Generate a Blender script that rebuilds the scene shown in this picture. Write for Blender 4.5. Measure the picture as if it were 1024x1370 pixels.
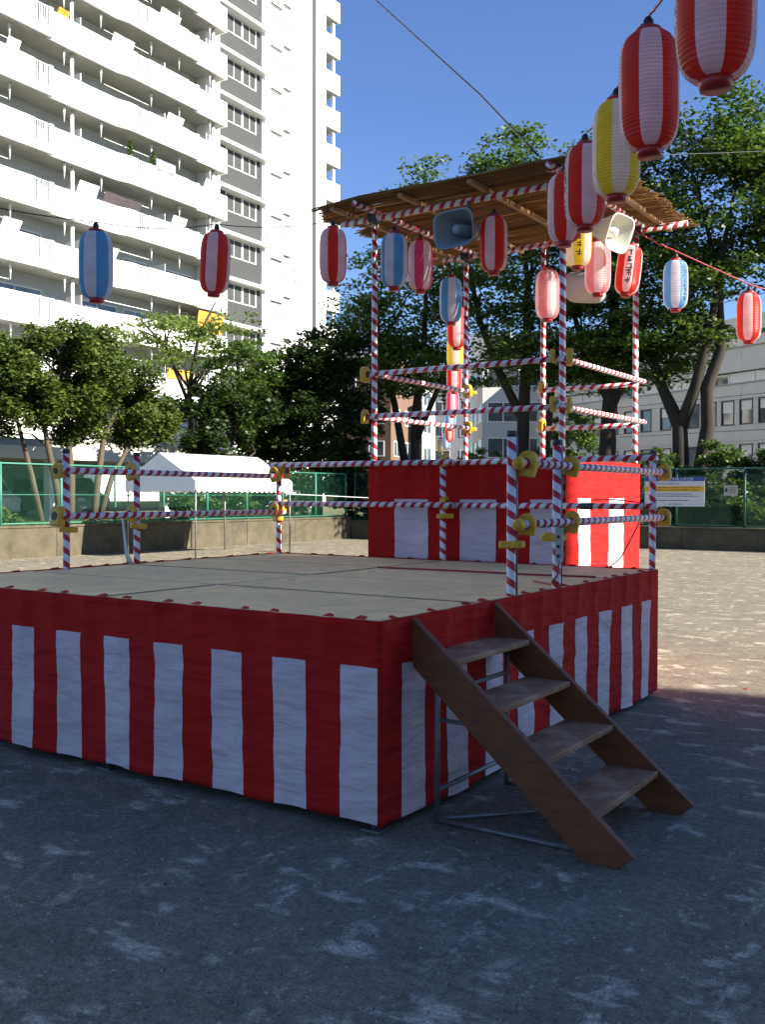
import bpy, bmesh, math, random
import numpy as np
from mathutils import Vector, Matrix, noise
random.seed(7)
R = math.radians
for o in list(bpy.data.objects): bpy.data.objects.remove(o)
scene = bpy.context.scene
COL = scene.collection

# ------------------------------------------------------------------ camera
cam_d = bpy.data.cameras.new('camera'); cam = bpy.data.objects.new('camera', cam_d); COL.objects.link(cam)
cam_d.sensor_fit = 'VERTICAL'; cam_d.sensor_height = 36.0; cam_d.sensor_width = 36.0
cam_d.lens = 36.0 * 1318.7 / 1370.0
cam_d.clip_start = 0.05; cam_d.clip_end = 3000
yaw, pitch, roll = R(33.994), R(0.971), R(0.125)
fw = Vector((-math.sin(yaw)*math.cos(pitch), math.cos(yaw)*math.cos(pitch), -math.sin(pitch)))
rt = Vector((math.cos(yaw), math.sin(yaw), 0)); up = rt.cross(fw)
r2 = rt*math.cos(roll) + up*math.sin(roll); u2 = up*math.cos(roll) - rt*math.sin(roll)
m = Matrix((r2, u2, -fw)).transposed().to_4x4(); m.translation = Vector((2.532, -3.736, 1.57))
cam.matrix_world = m
scene.camera = cam

# ------------------------------------------------------------------ sky and sun
SUN_EL, SUN_AZ = R(30.0), R(8.0)          # azimuth counted from +X towards +Y
world = bpy.data.worlds.new('World'); scene.world = world; world.use_nodes = True
wn = world.node_tree.nodes; wl = world.node_tree.links
bg = wn['Background']; sky = wn.new('ShaderNodeTexSky'); sky.sky_type = 'NISHITA'; sky.sun_disc = False
sky.sun_elevation = SUN_EL; sky.sun_rotation = math.pi/2 - SUN_AZ
sky.air_density = 1.0; sky.dust_density = 0.0; sky.ozone_density = 6.0
hs = wn.new('ShaderNodeHueSaturation'); hs.inputs['Saturation'].default_value = 1.03; hs.inputs['Hue'].default_value = 0.509
wl.new(sky.outputs[0], hs.inputs['Color']); wl.new(hs.outputs[0], bg.inputs[0]); bg.inputs[1].default_value = 0.068
sd = bpy.data.lights.new('sun', 'SUN'); sd.energy = 5.0; sd.angle = R(0.5); sd.color = (1.0, 0.93, 0.82)
sun = bpy.data.objects.new('sun', sd); COL.objects.link(sun)
sdir = Vector((math.cos(SUN_AZ)*math.cos(SUN_EL), math.sin(SUN_AZ)*math.cos(SUN_EL), math.sin(SUN_EL)))
sun.rotation_euler = sdir.to_track_quat('Z', 'Y').to_euler(); sun.location = (30, 5, 40)
vs = scene.view_settings
vs.view_transform = 'Standard'; vs.look = 'None'; vs.exposure = 1.55; vs.gamma = 1.0; vs.use_curve_mapping = False

# ------------------------------------------------------------------ materials
def new_mat(name):
    mt = bpy.data.materials.new(name); mt.use_nodes = True
    nt = mt.node_tree
    return mt, nt.nodes, nt.links, nt.nodes['Principled BSDF']
def coords(n, kind='Object'):
    return n.new('ShaderNodeTexCoord').outputs[kind]
def noise_tex(n, l, co, scale, detail=4, rough=0.6, vec_scale=None):
    if vec_scale:
        mp = n.new('ShaderNodeMapping'); mp.inputs['Scale'].default_value = vec_scale; l.new(co, mp.inputs[0]); co = mp.outputs[0]
    t = n.new('ShaderNodeTexNoise'); t.inputs['Scale'].default_value = scale; t.inputs['Detail'].default_value = detail
    t.inputs['Roughness'].default_value = rough; l.new(co, t.inputs['Vector']); return t.outputs['Fac']
def ramp(n, l, fac, stops):
    r = n.new('ShaderNodeValToRGB'); cr = r.color_ramp
    while len(cr.elements) < len(stops): cr.elements.new(0.5)
    for e, (p, c) in zip(cr.elements, stops): e.position = p; e.color = (*c, 1)
    l.new(fac, r.inputs[0]); return r.outputs[0]
def mixc(n, l, fac, a, b, mode='MIX'):
    x = n.new('ShaderNodeMix'); x.data_type = 'RGBA'; x.blend_type = mode
    for s, v in ((x.inputs[0], fac), (x.inputs[6], a), (x.inputs[7], b)):
        if isinstance(v, (int, float)): s.default_value = v
        elif isinstance(v, tuple): s.default_value = (*v, 1) if len(v) == 3 else v
        else: l.new(v, s)
    return x.outputs[2]
def bump(n, l, h, strength, dist, bs):
    b = n.new('ShaderNodeBump'); b.inputs['Strength'].default_value = strength; b.inputs['Distance'].default_value = dist
    l.new(h, b.inputs['Height']); l.new(b.outputs[0], bs.inputs['Normal'])
def rough_mat(name, col, rough=0.7, var=0.15, scale=6, bump_s=0.0, bump_scale=40, metal=0.0, vec=None, spec=0.5, dirt=None):
    mt, n, l, b = new_mat(name); co = coords(n)
    f = noise_tex(n, l, co, scale, 5, 0.65, vec)
    lo = tuple(max(0, c*(1-var)) for c in col); hi = tuple(min(1, c*(1+var)) for c in col)
    c = ramp(n, l, f, [(0.3, lo), (0.7, hi)])
    if dirt:
        g = noise_tex(n, l, co, dirt[1], 6, 0.7, dirt[3] if len(dirt) > 3 else None)
        gf = ramp(n, l, g, [(dirt[2], (0, 0, 0)), (min(1, dirt[2]+0.22), (1, 1, 1))])
        c = mixc(n, l, gf, c, dirt[0])
    l.new(c, b.inputs['Base Color']); b.inputs['Roughness'].default_value = rough; b.inputs['Metallic'].default_value = metal
    b.inputs['Specular IOR Level'].default_value = spec
    if bump_s:
        bump(n, l, noise_tex(n, l, co, bump_scale, 4, 0.6, vec), bump_s, 0.01, b)
    return mt
def math_node(n, l, op, a, b=None):
    x = n.new('ShaderNodeMath'); x.operation = op
    for s, v in zip(x.inputs, (a, b)):
        if v is None: continue
        if isinstance(v, (int, float)): s.default_value = v
        else: l.new(v, s)
    return x.outputs[0]

M = {}
def ground_mat():
    mt, n, l, b = new_mat('packed_sandy_dirt'); co = coords(n)
    big = noise_tex(n, l, co, 0.45, 5, 0.6)
    c = ramp(n, l, big, [(0.3, (0.125, 0.115, 0.098)), (0.7, (0.175, 0.160, 0.134))])
    mid = noise_tex(n, l, co, 5.0, 6, 0.7)
    c = mixc(n, l, 0.45, c, ramp(n, l, mid, [(0.32, (0.065, 0.060, 0.052)), (0.72, (0.215, 0.197, 0.165))]))
    # scuffed pale patches of dry sand, each with a shape of its own
    warp = noise_tex(n, l, co, 2.0, 3, 0.5)
    def scuff(vec, rot, scale, lo, hi):
        mp = n.new('ShaderNodeMapping'); mp.inputs['Scale'].default_value = vec; mp.inputs['Rotation'].default_value = (0, 0, rot)
        l.new(co, mp.inputs[0])
        t = n.new('ShaderNodeTexNoise'); t.inputs['Scale'].default_value = scale; t.inputs['Detail'].default_value = 5
        t.inputs['Roughness'].default_value = 0.6; t.inputs['Distortion'].default_value = 0.1; l.new(mp.outputs[0], t.inputs['Vector'])
        return ramp(n, l, t.outputs['Fac'], [(lo, (0, 0, 0)), (hi, (1, 1, 1))])
    s1 = scuff((1, 1.7, 1), 0.5, 3.0, 0.57, 0.66); s2 = scuff((2.0, 1, 1), 1.25, 4.0, 0.58, 0.67); s3 = scuff((1, 1, 1), 0.1, 1.3, 0.52, 0.78)
    gate = noise_tex(n, l, co, 0.9, 2, 0.5); gate = ramp(n, l, gate, [(0.38, (0, 0, 0)), (0.60, (1, 1, 1))])
    s2 = mixc(n, l, 1.0, s2, gate, 'MULTIPLY')
    s = mixc(n, l, 1.0, s1, s2, 'LIGHTEN')
    grit = noise_tex(n, l, co, 70, 3, 0.7)
    gr = ramp(n, l, grit, [(0.30, (0.30, 0.30, 0.30)), (0.68, (1, 1, 1))])
    f = math_node(n, l, 'MULTIPLY', s, gr); f = math_node(n, l, 'MULTIPLY', f, 1.0)
    c = mixc(n, l, f, c, (0.43, 0.405, 0.35))
    c = mixc(n, l, math_node(n, l, 'MULTIPLY', s3, 0.30), c, (0.26, 0.24, 0.2))
    fine = noise_tex(n, l, co, 95, 3, 0.8)
    mot = noise_tex(n, l, co, 28, 4, 0.7)
    c = mixc(n, l, 0.6, c, ramp(n, l, mot, [(0.32, (0.30, 0.30, 0.30)), (0.68, (1.25, 1.25, 1.25))]), 'MULTIPLY')
    c = mixc(n, l, 0.6, c, ramp(n, l, fine, [(0.33, (0.12, 0.12, 0.12)), (0.67, (1.35, 1.35, 1.35))]), 'MULTIPLY')
    c = mixc(n, l, 1.0, c, (1.74, 1.68, 1.50), 'MULTIPLY')
    l.new(c, b.inputs['Base Color']); b.inputs['Roughness'].default_value = 0.95; b.inputs['Specular IOR Level'].default_value = 0.2
    h = math_node(n, l, 'ADD', math_node(n, l, 'MULTIPLY', mid, 1.2), math_node(n, l, 'MULTIPLY', grit, 0.5))
    bump(n, l, h, 0.55, 0.02, b)
    return mt
M['ground'] = ground_mat()
def cloth_mat(name, col):
    mt, n, l, b = new_mat(name); co = coords(n)
    f = noise_tex(n, l, co, 3.0, 5, 0.6)
    lo = tuple(c*0.86 for c in col); hi = tuple(min(1, c*1.1) for c in col)
    c = ramp(n, l, f, [(0.3, lo), (0.7, hi)])
    wv = noise_tex(n, l, co, 260, 2, 0.5)
    l.new(mixc(n, l, 0.18, c, ramp(n, l, wv, [(0.3, (0.6, 0.6, 0.6)), (0.7, (1, 1, 1))]), 'MULTIPLY'), b.inputs['Base Color'])
    b.inputs['Roughness'].default_value = 0.85; b.inputs['Specular IOR Level'].default_value = 0.25
    h = math_node(n, l, 'ADD', noise_tex(n, l, co, 4.5, 3, 0.45, (1, 1, 3.2)), math_node(n, l, 'MULTIPLY', wv, 0.06))
    bump(n, l, h, 0.75, 0.05, b)
    tr = n.new('ShaderNodeBsdfTranslucent'); l.new(c, tr.inputs[0])
    mx = n.new('ShaderNodeMixShader'); mx.inputs[0].default_value = 0.12
    l.new(b.outputs[0], mx.inputs[1]); l.new(tr.outputs[0], mx.inputs[2]); l.new(mx.outputs[0], n['Material Output'].inputs[0])
    return mt
M['cloth_red'] = cloth_mat('red_cotton', (0.56, 0.013, 0.010)); M['cloth_white'] = cloth_mat('white_cotton', (0.80, 0.66, 0.69))
def tape_mat():
    mt, n, l, b = new_mat('spiral_tape'); co = coords(n)
    sp = n.new('ShaderNodeSeparateXYZ'); l.new(co, sp.inputs[0])
    ang = math_node(n, l, 'DIVIDE', math_node(n, l, 'ARCTAN2', sp.outputs[1], sp.outputs[0]), 2*math.pi)
    oi = n.new('ShaderNodeObjectInfo').outputs['Random']
    wob = math_node(n, l, 'MULTIPLY', noise_tex(n, l, co, 2.2, 2, 0.5), 0.55)
    pit = math_node(n, l, 'ADD', 9.3, math_node(n, l, 'MULTIPLY', oi, 1.4))
    ph = math_node(n, l, 'ADD', math_node(n, l, 'ADD', math_node(n, l, 'MULTIPLY', sp.outputs[2], pit), ang), math_node(n, l, 'ADD', wob, oi))
    fr = math_node(n, l, 'FRACT', ph)
    st = math_node(n, l, 'GREATER_THAN', fr, 0.55)
    d = noise_tex(n, l, co, 18, 4, 0.6)
    w = ramp(n, l, d, [(0.3, (0.66, 0.66, 0.69)), (0.7, (0.8, 0.8, 0.82))]); r_ = ramp(n, l, d, [(0.3, (0.40, 0.012, 0.02)), (0.7, (0.55, 0.02, 0.03))])
    l.new(mixc(n, l, st, w, r_), b.inputs['Base Color']); b.inputs['Roughness'].default_value = 0.42
    e = math_node(n, l, 'ABSOLUTE', math_node(n, l, 'SUBTRACT', fr, 0.55))
    bump(n, l, math_node(n, l, 'ADD', math_node(n, l, 'MINIMUM', math_node(n, l, 'MULTIPLY', e, 8), 1.0), d), 0.35, 0.004, b)
    return mt
M['tape'] = tape_mat()
def wood_mat(name, lo, hi, rough, vec, scale=3.0, bumps=0.25, wear=None, tone=False):
    mt, n, l, b = new_mat(name); co = coords(n)
    g = noise_tex(n, l, co, scale, 6, 0.65, vec); big = noise_tex(n, l, co, 1.6, 4, 0.6)
    c = ramp(n, l, g, [(0.25, lo), (0.75, hi)])
    c = mixc(n, l, 0.42, c, ramp(n, l, big, [(0.3, (0.6, 0.6, 0.6)), (0.65, (1, 1, 1))]), 'MULTIPLY')
    if tone:
        oi = n.new('ShaderNodeObjectInfo').outputs['Random']
        c = mixc(n, l, 1.0, c, ramp(n, l, oi, [(0.0, (0.88, 0.87, 0.86)), (0.5, (1.0, 0.98, 0.94)), (1.0, (0.95, 0.96, 0.98))]), 'MULTIPLY')
    if wear:
        wf = ramp(n, l, noise_tex(n, l, co, 4.0, 6, 0.75), [(0.48, (0, 0, 0)), (0.72, (1, 1, 1))])
        c = mixc(n, l, wf, c, wear)
    if tone:                                # dark border coloured in along the panel edges to mark the seams
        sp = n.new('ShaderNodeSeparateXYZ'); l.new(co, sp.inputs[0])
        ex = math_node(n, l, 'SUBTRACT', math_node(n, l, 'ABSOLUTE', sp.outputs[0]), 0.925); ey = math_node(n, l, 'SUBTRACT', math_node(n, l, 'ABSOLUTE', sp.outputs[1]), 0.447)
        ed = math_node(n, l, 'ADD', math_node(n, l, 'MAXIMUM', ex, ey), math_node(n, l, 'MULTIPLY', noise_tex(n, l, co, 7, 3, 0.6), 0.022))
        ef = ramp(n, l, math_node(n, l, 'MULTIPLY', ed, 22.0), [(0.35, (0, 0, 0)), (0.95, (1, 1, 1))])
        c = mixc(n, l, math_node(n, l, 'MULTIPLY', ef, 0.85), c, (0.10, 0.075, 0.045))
    # knots
    v = n.new('ShaderNodeTexVoronoi'); v.inputs['Scale'].default_value = 2.3; l.new(co, v.inputs['Vector'])
    kf = ramp(n, l, v.outputs['Distance'], [(0.05, (1, 1, 1)), (0.10, (0, 0, 0))])
    c = mixc(n, l, math_node(n, l, 'MULTIPLY', kf, 0.65), c, tuple(x*0.3 for x in lo))
    l.new(c, b.inputs['Base Color']); b.inputs['Roughness'].default_value = rough
    bump(n, l, g, bumps, 0.004, b)
    return mt
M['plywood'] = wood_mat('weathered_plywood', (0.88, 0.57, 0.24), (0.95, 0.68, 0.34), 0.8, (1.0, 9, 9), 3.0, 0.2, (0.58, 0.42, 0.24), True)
M['stringer'] = wood_mat('brown_board', (0.10, 0.026, 0.006), (0.23, 0.075, 0.018), 0.6, (2, 9, 9), 3.5, 0.25)
M['tread'] = wood_mat('worn_tread', (0.20, 0.085, 0.035), (0.36, 0.19, 0.095), 0.65, (9, 1.2, 9), 3.0, 0.3, (0.56, 0.38, 0.24))
M['batten'] = wood_mat('pale_batten', (0.30, 0.17, 0.08), (0.45, 0.28, 0.15), 0.7, (9, 1, 9), 3.0)
M['steel'] = rough_mat('galvanised_steel', (0.22, 0.22, 0.225), 0.5, 0.25, 12, metal=0.6)
M['dark_steel'] = rough_mat('dark_steel', (0.06, 0.06, 0.065), 0.5, 0.3, 12, metal=0.3)
M['yellow_plastic'] = rough_mat('yellow_plastic', (0.64, 0.36, 0.02), 0.45, 0.12, 14, 0.1, 60)
M['black'] = rough_mat('black_rubber', (0.012, 0.012, 0.013), 0.5, 0.2, 10)
M['red_cable'] = rough_mat('red_cable', (0.32, 0.015, 0.02), 0.45, 0.2, 10)
M['white_paint'] = rough_mat('white_wall_paint', (0.78, 0.78, 0.76), 0.8, 0.04, 0.8, 0.1, 30, dirt=((0.62, 0.61, 0.58), 0.5, 0.6, (1, 1, 0.15)))
M['white_trim'] = rough_mat('white_trim', (0.72, 0.72, 0.7), 0.6, 0.05, 2)
M['grey_tile'] = rough_mat('grey_wall_paint', (0.040, 0.042, 0.042), 0.7, 0.08, 1.5, 0.1, 30)
M['joint_grey'] = rough_mat('joint_grey', (0.05, 0.05, 0.05), 0.8, 0.05, 2)
M['guard_brown'] = rough_mat('brown_window_guard', (0.07, 0.055, 0.045), 0.6, 0.1, 4)
M['balcony_back'] = rough_mat('grey_balcony_wall', (0.42, 0.44, 0.43), 0.85, 0.08, 1.2)
M['soffit'] = rough_mat('grey_soffit', (0.40, 0.39, 0.34), 0.9, 0.08, 1.0)
M['office_wall'] = rough_mat('pale_office_cladding', (0.46, 0.46, 0.44), 0.75, 0.06, 0.7, dirt=((0.42, 0.42, 0.40), 0.5, 0.55, (1, 1, 0.2)))
M['office_grey'] = rough_mat('office_grey', (0.30, 0.30, 0.30), 0.75, 0.1, 0.7)
M['brick_brown'] = rough_mat('brown_render', (0.16, 0.10, 0.065), 0.85, 0.12, 0.8)
M['dark_void'] = rough_mat('dark_room', (0.05, 0.055, 0.055), 0.8, 0.2, 2)
M['blind'] = rough_mat('pale_blind', (0.6, 0.6, 0.58), 0.8, 0.05, 3)
def glass_mat(name, col, rough=0.06):
    mt, n, l, b = new_mat(name); co = coords(n)
    f = noise_tex(n, l, co, 0.9, 3, 0.5)
    l.new(ramp(n, l, f, [(0.35, tuple(c*0.6 for c in col)), (0.65, tuple(min(1, c*1.5) for c in col))]), b.inputs['Base Color'])
    b.inputs['Roughness'].default_value = rough; b.inputs['Specular IOR Level'].default_value = 0.9
    return mt
M['glass'] = glass_mat('window_glass', (0.05, 0.06, 0.065)); M['glass_curtain'] = glass_mat('curtained_glass', (0.10, 0.12, 0.115), 0.15)
M['concrete'] = rough_mat('old_concrete', (0.088, 0.074, 0.046), 0.9, 0.3, 2.6, 0.5, 30, dirt=((0.042, 0.036, 0.022), 2.1, 0.52, (1, 1, 0.6)))
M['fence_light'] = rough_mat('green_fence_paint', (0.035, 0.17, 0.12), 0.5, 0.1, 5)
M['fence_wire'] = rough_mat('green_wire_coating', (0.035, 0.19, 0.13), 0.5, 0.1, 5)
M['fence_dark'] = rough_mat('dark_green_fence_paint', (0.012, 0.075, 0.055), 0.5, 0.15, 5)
M['tent'] = rough_mat('white_tent_canvas', (0.80, 0.80, 0.78), 0.7, 0.03, 2, 0.1, 6)
M['soil'] = rough_mat('grass_earth', (0.075, 0.085, 0.03), 0.95, 0.35, 1.5, 0.5, 20, dirt=((0.14, 0.115, 0.075), 0.7, 0.5))
M['bark'] = rough_mat('bark', (0.030, 0.024, 0.018), 0.95, 0.4, 5, 0.9, 14, vec=(1, 1, 0.25))
M['bark_pale'] = rough_mat('pale_bark', (0.085, 0.066, 0.045), 0.95, 0.3, 5, 0.7, 14, vec=(1, 1, 0.25))
M['speaker_grey'] = rough_mat('grey_horn_paint', (0.26, 0.285, 0.30), 0.5, 0.08, 6)
M['speaker_cream'] = rough_mat('cream_horn_paint', (0.62, 0.60, 0.52), 0.5, 0.06, 6)
M['orange_cloth'] = cloth_mat('orange_cloth', (0.75, 0.36, 0.06)); M['mauve_cloth'] = cloth_mat('mauve_cloth', (0.42, 0.40, 0.55)); M['blue_cloth'] = cloth_mat('blue_cloth', (0.12, 0.25, 0.42)); M['dark_cloth'] = cloth_mat('dark_cloth', (0.10, 0.08, 0.09))
M['sign_white'] = rough_mat('sign_white', (0.60, 0.62, 0.64), 0.5, 0.03, 3); M['sign_blue'] = rough_mat('sign_blue', (0.02, 0.07, 0.32), 0.5, 0.05, 3); M['sign_yellow'] = rough_mat('sign_yellow', (0.75, 0.42, 0.02), 0.5, 0.05, 3)
M['ink'] = rough_mat('black_ink', (0.02, 0.02, 0.025), 0.6, 0.2, 20); M['paint_mark'] = rough_mat('grey_numeral_paint', (0.12, 0.12, 0.13), 0.8, 0.1, 3)
def lantern_mat(name, col, var=0.1):
    mt, n, l, b = new_mat(name); co = coords(n)
    f = noise_tex(n, l, co, 9, 4, 0.6)
    c = ramp(n, l, f, [(0.3, tuple(x*(1-var) for x in col)), (0.7, tuple(min(1, x*(1+var)) for x in col))])
    l.new(c, b.inputs['Base Color']); b.inputs['Roughness'].default_value = 0.38; b.inputs['Specular IOR Level'].default_value = 0.45
    tr = n.new('ShaderNodeBsdfTranslucent'); l.new(c, tr.inputs[0])
    mx = n.new('ShaderNodeMixShader'); mx.inputs[0].default_value = 0.6
    l.new(b.outputs[0], mx.inputs[1]); l.new(tr.outputs[0], mx.inputs[2]); l.new(mx.outputs[0], n['Material Output'].inputs[0])
    return mt
M['l_red'] = lantern_mat('red_vinyl', (0.74, 0.048, 0.024)); M['l_white'] = lantern_mat('white_vinyl', (0.88, 0.78, 0.78)); M['l_yellow'] = lantern_mat('yellow_vinyl', (0.86, 0.66, 0.04))
M['l_blue'] = lantern_mat('blue_vinyl', (0.16, 0.42, 0.68)); M['l_pink'] = lantern_mat('pink_vinyl', (0.80, 0.10, 0.24)); M['l_rose'] = lantern_mat('rose_vinyl', (0.85, 0.34, 0.36))
M['pebble_pale'] = rough_mat('pale_pebble', (0.34, 0.31, 0.26), 0.9, 0.2, 30); M['pebble_dark'] = rough_mat('dark_pebble', (0.10, 0.09, 0.08), 0.9, 0.2, 30)
M['l_ring'] = rough_mat('red_ring_plastic', (0.45, 0.02, 0.02), 0.4, 0.1, 10)
def reed_mat():
    mt, n, l, b = new_mat('dry_reed'); co = coords(n)
    f = noise_tex(n, l, co, 5, 5, 0.7, (0.5, 40, 40)); g = noise_tex(n, l, co, 1.3, 3, 0.5)
    c = ramp(n, l, f, [(0.25, (0.25, 0.135, 0.05)), (0.55, (0.46, 0.28, 0.11)), (0.8, (0.64, 0.45, 0.22))])
    c = mixc(n, l, 0.4, c, ramp(n, l, g, [(0.3, (0.6, 0.6, 0.6)), (0.7, (1, 1, 1))]), 'MULTIPLY')
    l.new(c, b.inputs['Base Color']); b.inputs['Roughness'].default_value = 0.6
    tr = n.new('ShaderNodeBsdfTranslucent'); l.new(c, tr.inputs[0])
    mx = n.new('ShaderNodeMixShader'); mx.inputs[0].default_value = 0.5
    l.new(b.outputs[0], mx.inputs[1]); l.new(tr.outputs[0], mx.inputs[2]); l.new(mx.outputs[0], n['Material Output'].inputs[0])
    return mt
M['reed'] = reed_mat()
def leaf_mat(name, dark, light, trans=0.3, gloss=0.4):
    mt, n, l, b = new_mat(name)
    a = n.new('ShaderNodeAttribute'); a.attribute_name = 'tint'
    c = ramp(n, l, a.outputs['Fac'], [(0.0, dark), (1.0, light)])
    l.new(c, b.inputs['Base Color']); b.inputs['Roughness'].default_value = 0.45; b.inputs['Specular IOR Level'].default_value = gloss
    tr = n.new('ShaderNodeBsdfTranslucent'); l.new(mixc(n, l, 1.0, c, (1.15, 1.25, 0.6), 'MULTIPLY'), tr.inputs[0])
    mx = n.new('ShaderNodeMixShader'); mx.inputs[0].default_value = trans
    l.new(b.outputs[0], mx.inputs[1]); l.new(tr.outputs[0], mx.inputs[2]); l.new(mx.outputs[0], n['Material Output'].inputs[0])
    return mt
M['leaf_zelkova'] = leaf_mat('zelkova_leaf', (0.036, 0.070, 0.014), (0.115, 0.175, 0.036), 0.42)
M['leaf_round'] = leaf_mat('glossy_evergreen_leaf', (0.032, 0.058, 0.010), (0.115, 0.155, 0.028), 0.22, 0.22)
M['leaf_pale'] = leaf_mat('pale_leaf', (0.09, 0.14, 0.03), (0.19, 0.25, 0.06), 0.4)
M['leaf_dark'] = leaf_mat('dark_evergreen_leaf', (0.016, 0.033, 0.010), (0.052, 0.085, 0.020), 0.25, 0.2)
M['leaf_bright'] = leaf_mat('bright_shrub_leaf', (0.045, 0.085, 0.018), (0.12, 0.18, 0.04), 0.35)

# ------------------------------------------------------------------ mesh helpers
class MB:
    def __init__(s): s.v = []; s.f = []; s.mi = []; s.cur = 0
    def quad(s, a, b, c, d):
        i = len(s.v); s.v += [tuple(a), tuple(b), tuple(c), tuple(d)]; s.f.append((i, i+1, i+2, i+3)); s.mi.append(s.cur); return s
    def hexa(s, p):                       # 8 corners: bottom ring 0-3, top ring 4-7
        i = len(s.v); s.v += [tuple(q) for q in p]
        for f in ((3, 2, 1, 0), (4, 5, 6, 7), (0, 1, 5, 4), (1, 2, 6, 5), (2, 3, 7, 6), (3, 0, 4, 7)):
            s.f.append(tuple(i+k for k in f)); s.mi.append(s.cur)
        return s
    def box(s, x0, x1, y0, y1, z0, z1):
        return s.hexa([(x0, y0, z0), (x1, y0, z0), (x1, y1, z0), (x0, y1, z0), (x0, y0, z1), (x1, y0, z1), (x1, y1, z1), (x0, y1, z1)])
    def tube(s, pts, radii, n=8, caps=True):
        pts = [Vector(p) for p in pts]
        if isinstance(radii, (int, float)): radii = [radii]*len(pts)
        base = len(s.v); prev = None
        for k, p in enumerate(pts):
            d = (pts[min(k+1, len(pts)-1)] - pts[max(k-1, 0)]).normalized()
            if prev is None:
                a = Vector((0, 0, 1)) if abs(d.z) < 0.9 else Vector((1, 0, 0))
                e1 = d.cross(a).normalized()
            else:
                e1 = (prev - d*prev.dot(d)).normalized()
            prev = e1; e2 = d.cross(e1)
            for j in range(n):
                t = 2*math.pi*j/n
                s.v.append(tuple(p + (e1*math.cos(t) + e2*math.sin(t))*radii[k]))
        for k in range(len(pts)-1):
            for j in range(n):
                a = base+k*n+j; b = base+k*n+(j+1) % n
                s.f.append((a, b, b+n, a+n)); s.mi.append(s.cur)
        if caps:
            s.f.append(tuple(base+j for j in range(n-1, -1, -1))); s.mi.append(s.cur)
            e = base+(len(pts)-1)*n
            s.f.append(tuple(e+j for j in range(n))); s.mi.append(s.cur)
        return s
    def lathe(s, prof, n=24, axis='Z', mats=None):
        base = len(s.v)
        for (r, z) in prof:
            for j in range(n):
                t = 2*math.pi*j/n; s.v.append((r*math.cos(t), r*math.sin(t), z))
        for k in range(len(prof)-1):
            for j in range(n):
                a = base+k*n+j; b = base+k*n+(j+1) % n
                s.f.append((a, b, b+n, a+n)); s.mi.append(mats(j) if mats else s.cur)
        return s
    def prism(s, poly, axis, a0, a1):     # extrude 2D polygon along axis ('X': poly=(y,z), 'Y': poly=(x,z), 'Z': poly=(x,y))
        def mk(p, a):
            return {'X': (a, p[0], p[1]), 'Y': (p[0], a, p[1]), 'Z': (p[0], p[1], a)}[axis]
        i = len(s.v); k = len(poly)
        s.v += [mk(p, a0) for p in poly] + [mk(p, a1) for p in poly]
        s.f.append(tuple(i+j for j in range(k-1, -1, -1))); s.f.append(tuple(i+k+j for j in range(k)))
        for j in range(k): s.f.append((i+j, i+(j+1) % k, i+k+(j+1) % k, i+k+j))
        s.mi += [s.cur]*(k+2); return s
    def mesh(s, name, mats, smooth=False):
        me = bpy.data.meshes.new(name); me.from_pydata(s.v, [], s.f)
        for mt in (mats if isinstance(mats, (list, tuple)) else [mats]): me.materials.append(M[mt])
        me.polygons.foreach_set('material_index', s.mi)
        if smooth: me.polygons.foreach_set('use_smooth', [True]*len(s.f))
        bm = bmesh.new(); bm.from_mesh(me); bmesh.ops.recalc_face_normals(bm, faces=bm.faces); bm.to_mesh(me); bm.free()
        me.update(); return me
def link(name, me, parent=None, loc=None, rot=None):
    o = bpy.data.objects.new(name, me); COL.objects.link(o)
    if loc is not None: o.location = loc
    if rot is not None: o.rotation_euler = rot
    if parent is not None:
        o.parent = parent
        if parent.get('wroot'): o.matrix_parent_inverse = Matrix.Translation(-Vector(parent['wroot']))
    return o
def bevel(o, w=0.005, seg=2):
    b = o.modifiers.new('bevel', 'BEVEL'); b.width = w; b.segments = seg; b.limit_method = 'ANGLE'; b.angle_limit = R(40)
def tag(o, label, cat, group=None):
    o['label'] = label; o['category'] = cat
    if group: o['group'] = group
    return o
def thing(name, label, cat, loc=(0, 0, 0), group=None, world=True, rot=None):
    o = bpy.data.objects.new(name, None); COL.objects.link(o); o.location = loc; o.empty_display_size = 0.1
    if rot is not None: o.rotation_euler = rot
    if world: o['wroot'] = tuple(loc)     # children of a world root keep world coordinates
    return tag(o, label, cat, group)
def struct(o): o['kind'] = 'structure'; return o
def pole(name, p0, p1, r, mat, parent, n=14):
    p0 = Vector(p0); p1 = Vector(p1); L = (p1-p0).length
    me = MB().tube([(0, 0, 0), (0, 0, L)], r, n).mesh(name, mat, False)
    for p in me.polygons:
        if len(p.vertices) == 4: p.use_smooth = True
    o = link(name, me, parent, p0); o.rotation_euler = (p1-p0).to_track_quat('Z', 'Y').to_euler()
    if not (parent is not None and parent.get('wroot')): pass
    return o

# ================================================================== SETTING
g = MB(); nx = 24
g.quad((-900, -700, 0), (700, -700, 0), (700, 1200, 0), (-900, 1200, 0))
struct(link('ground', g.mesh('ground', 'ground')))
WX, WY = -18.35, 25.2
t = MB(); t.box(-400, WX-0.22, -60, 400, -0.3, 0.70)
struct(link('raised_bed', t.mesh('raised_bed', 'soil')))
t = MB(); t.box(WX-0.21, 60, WY+0.24, 400, -0.3, 0.66)
struct(link('planting_bank', t.mesh('planting_bank', 'soil')))
# far terrain stays the ground sheet

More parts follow.
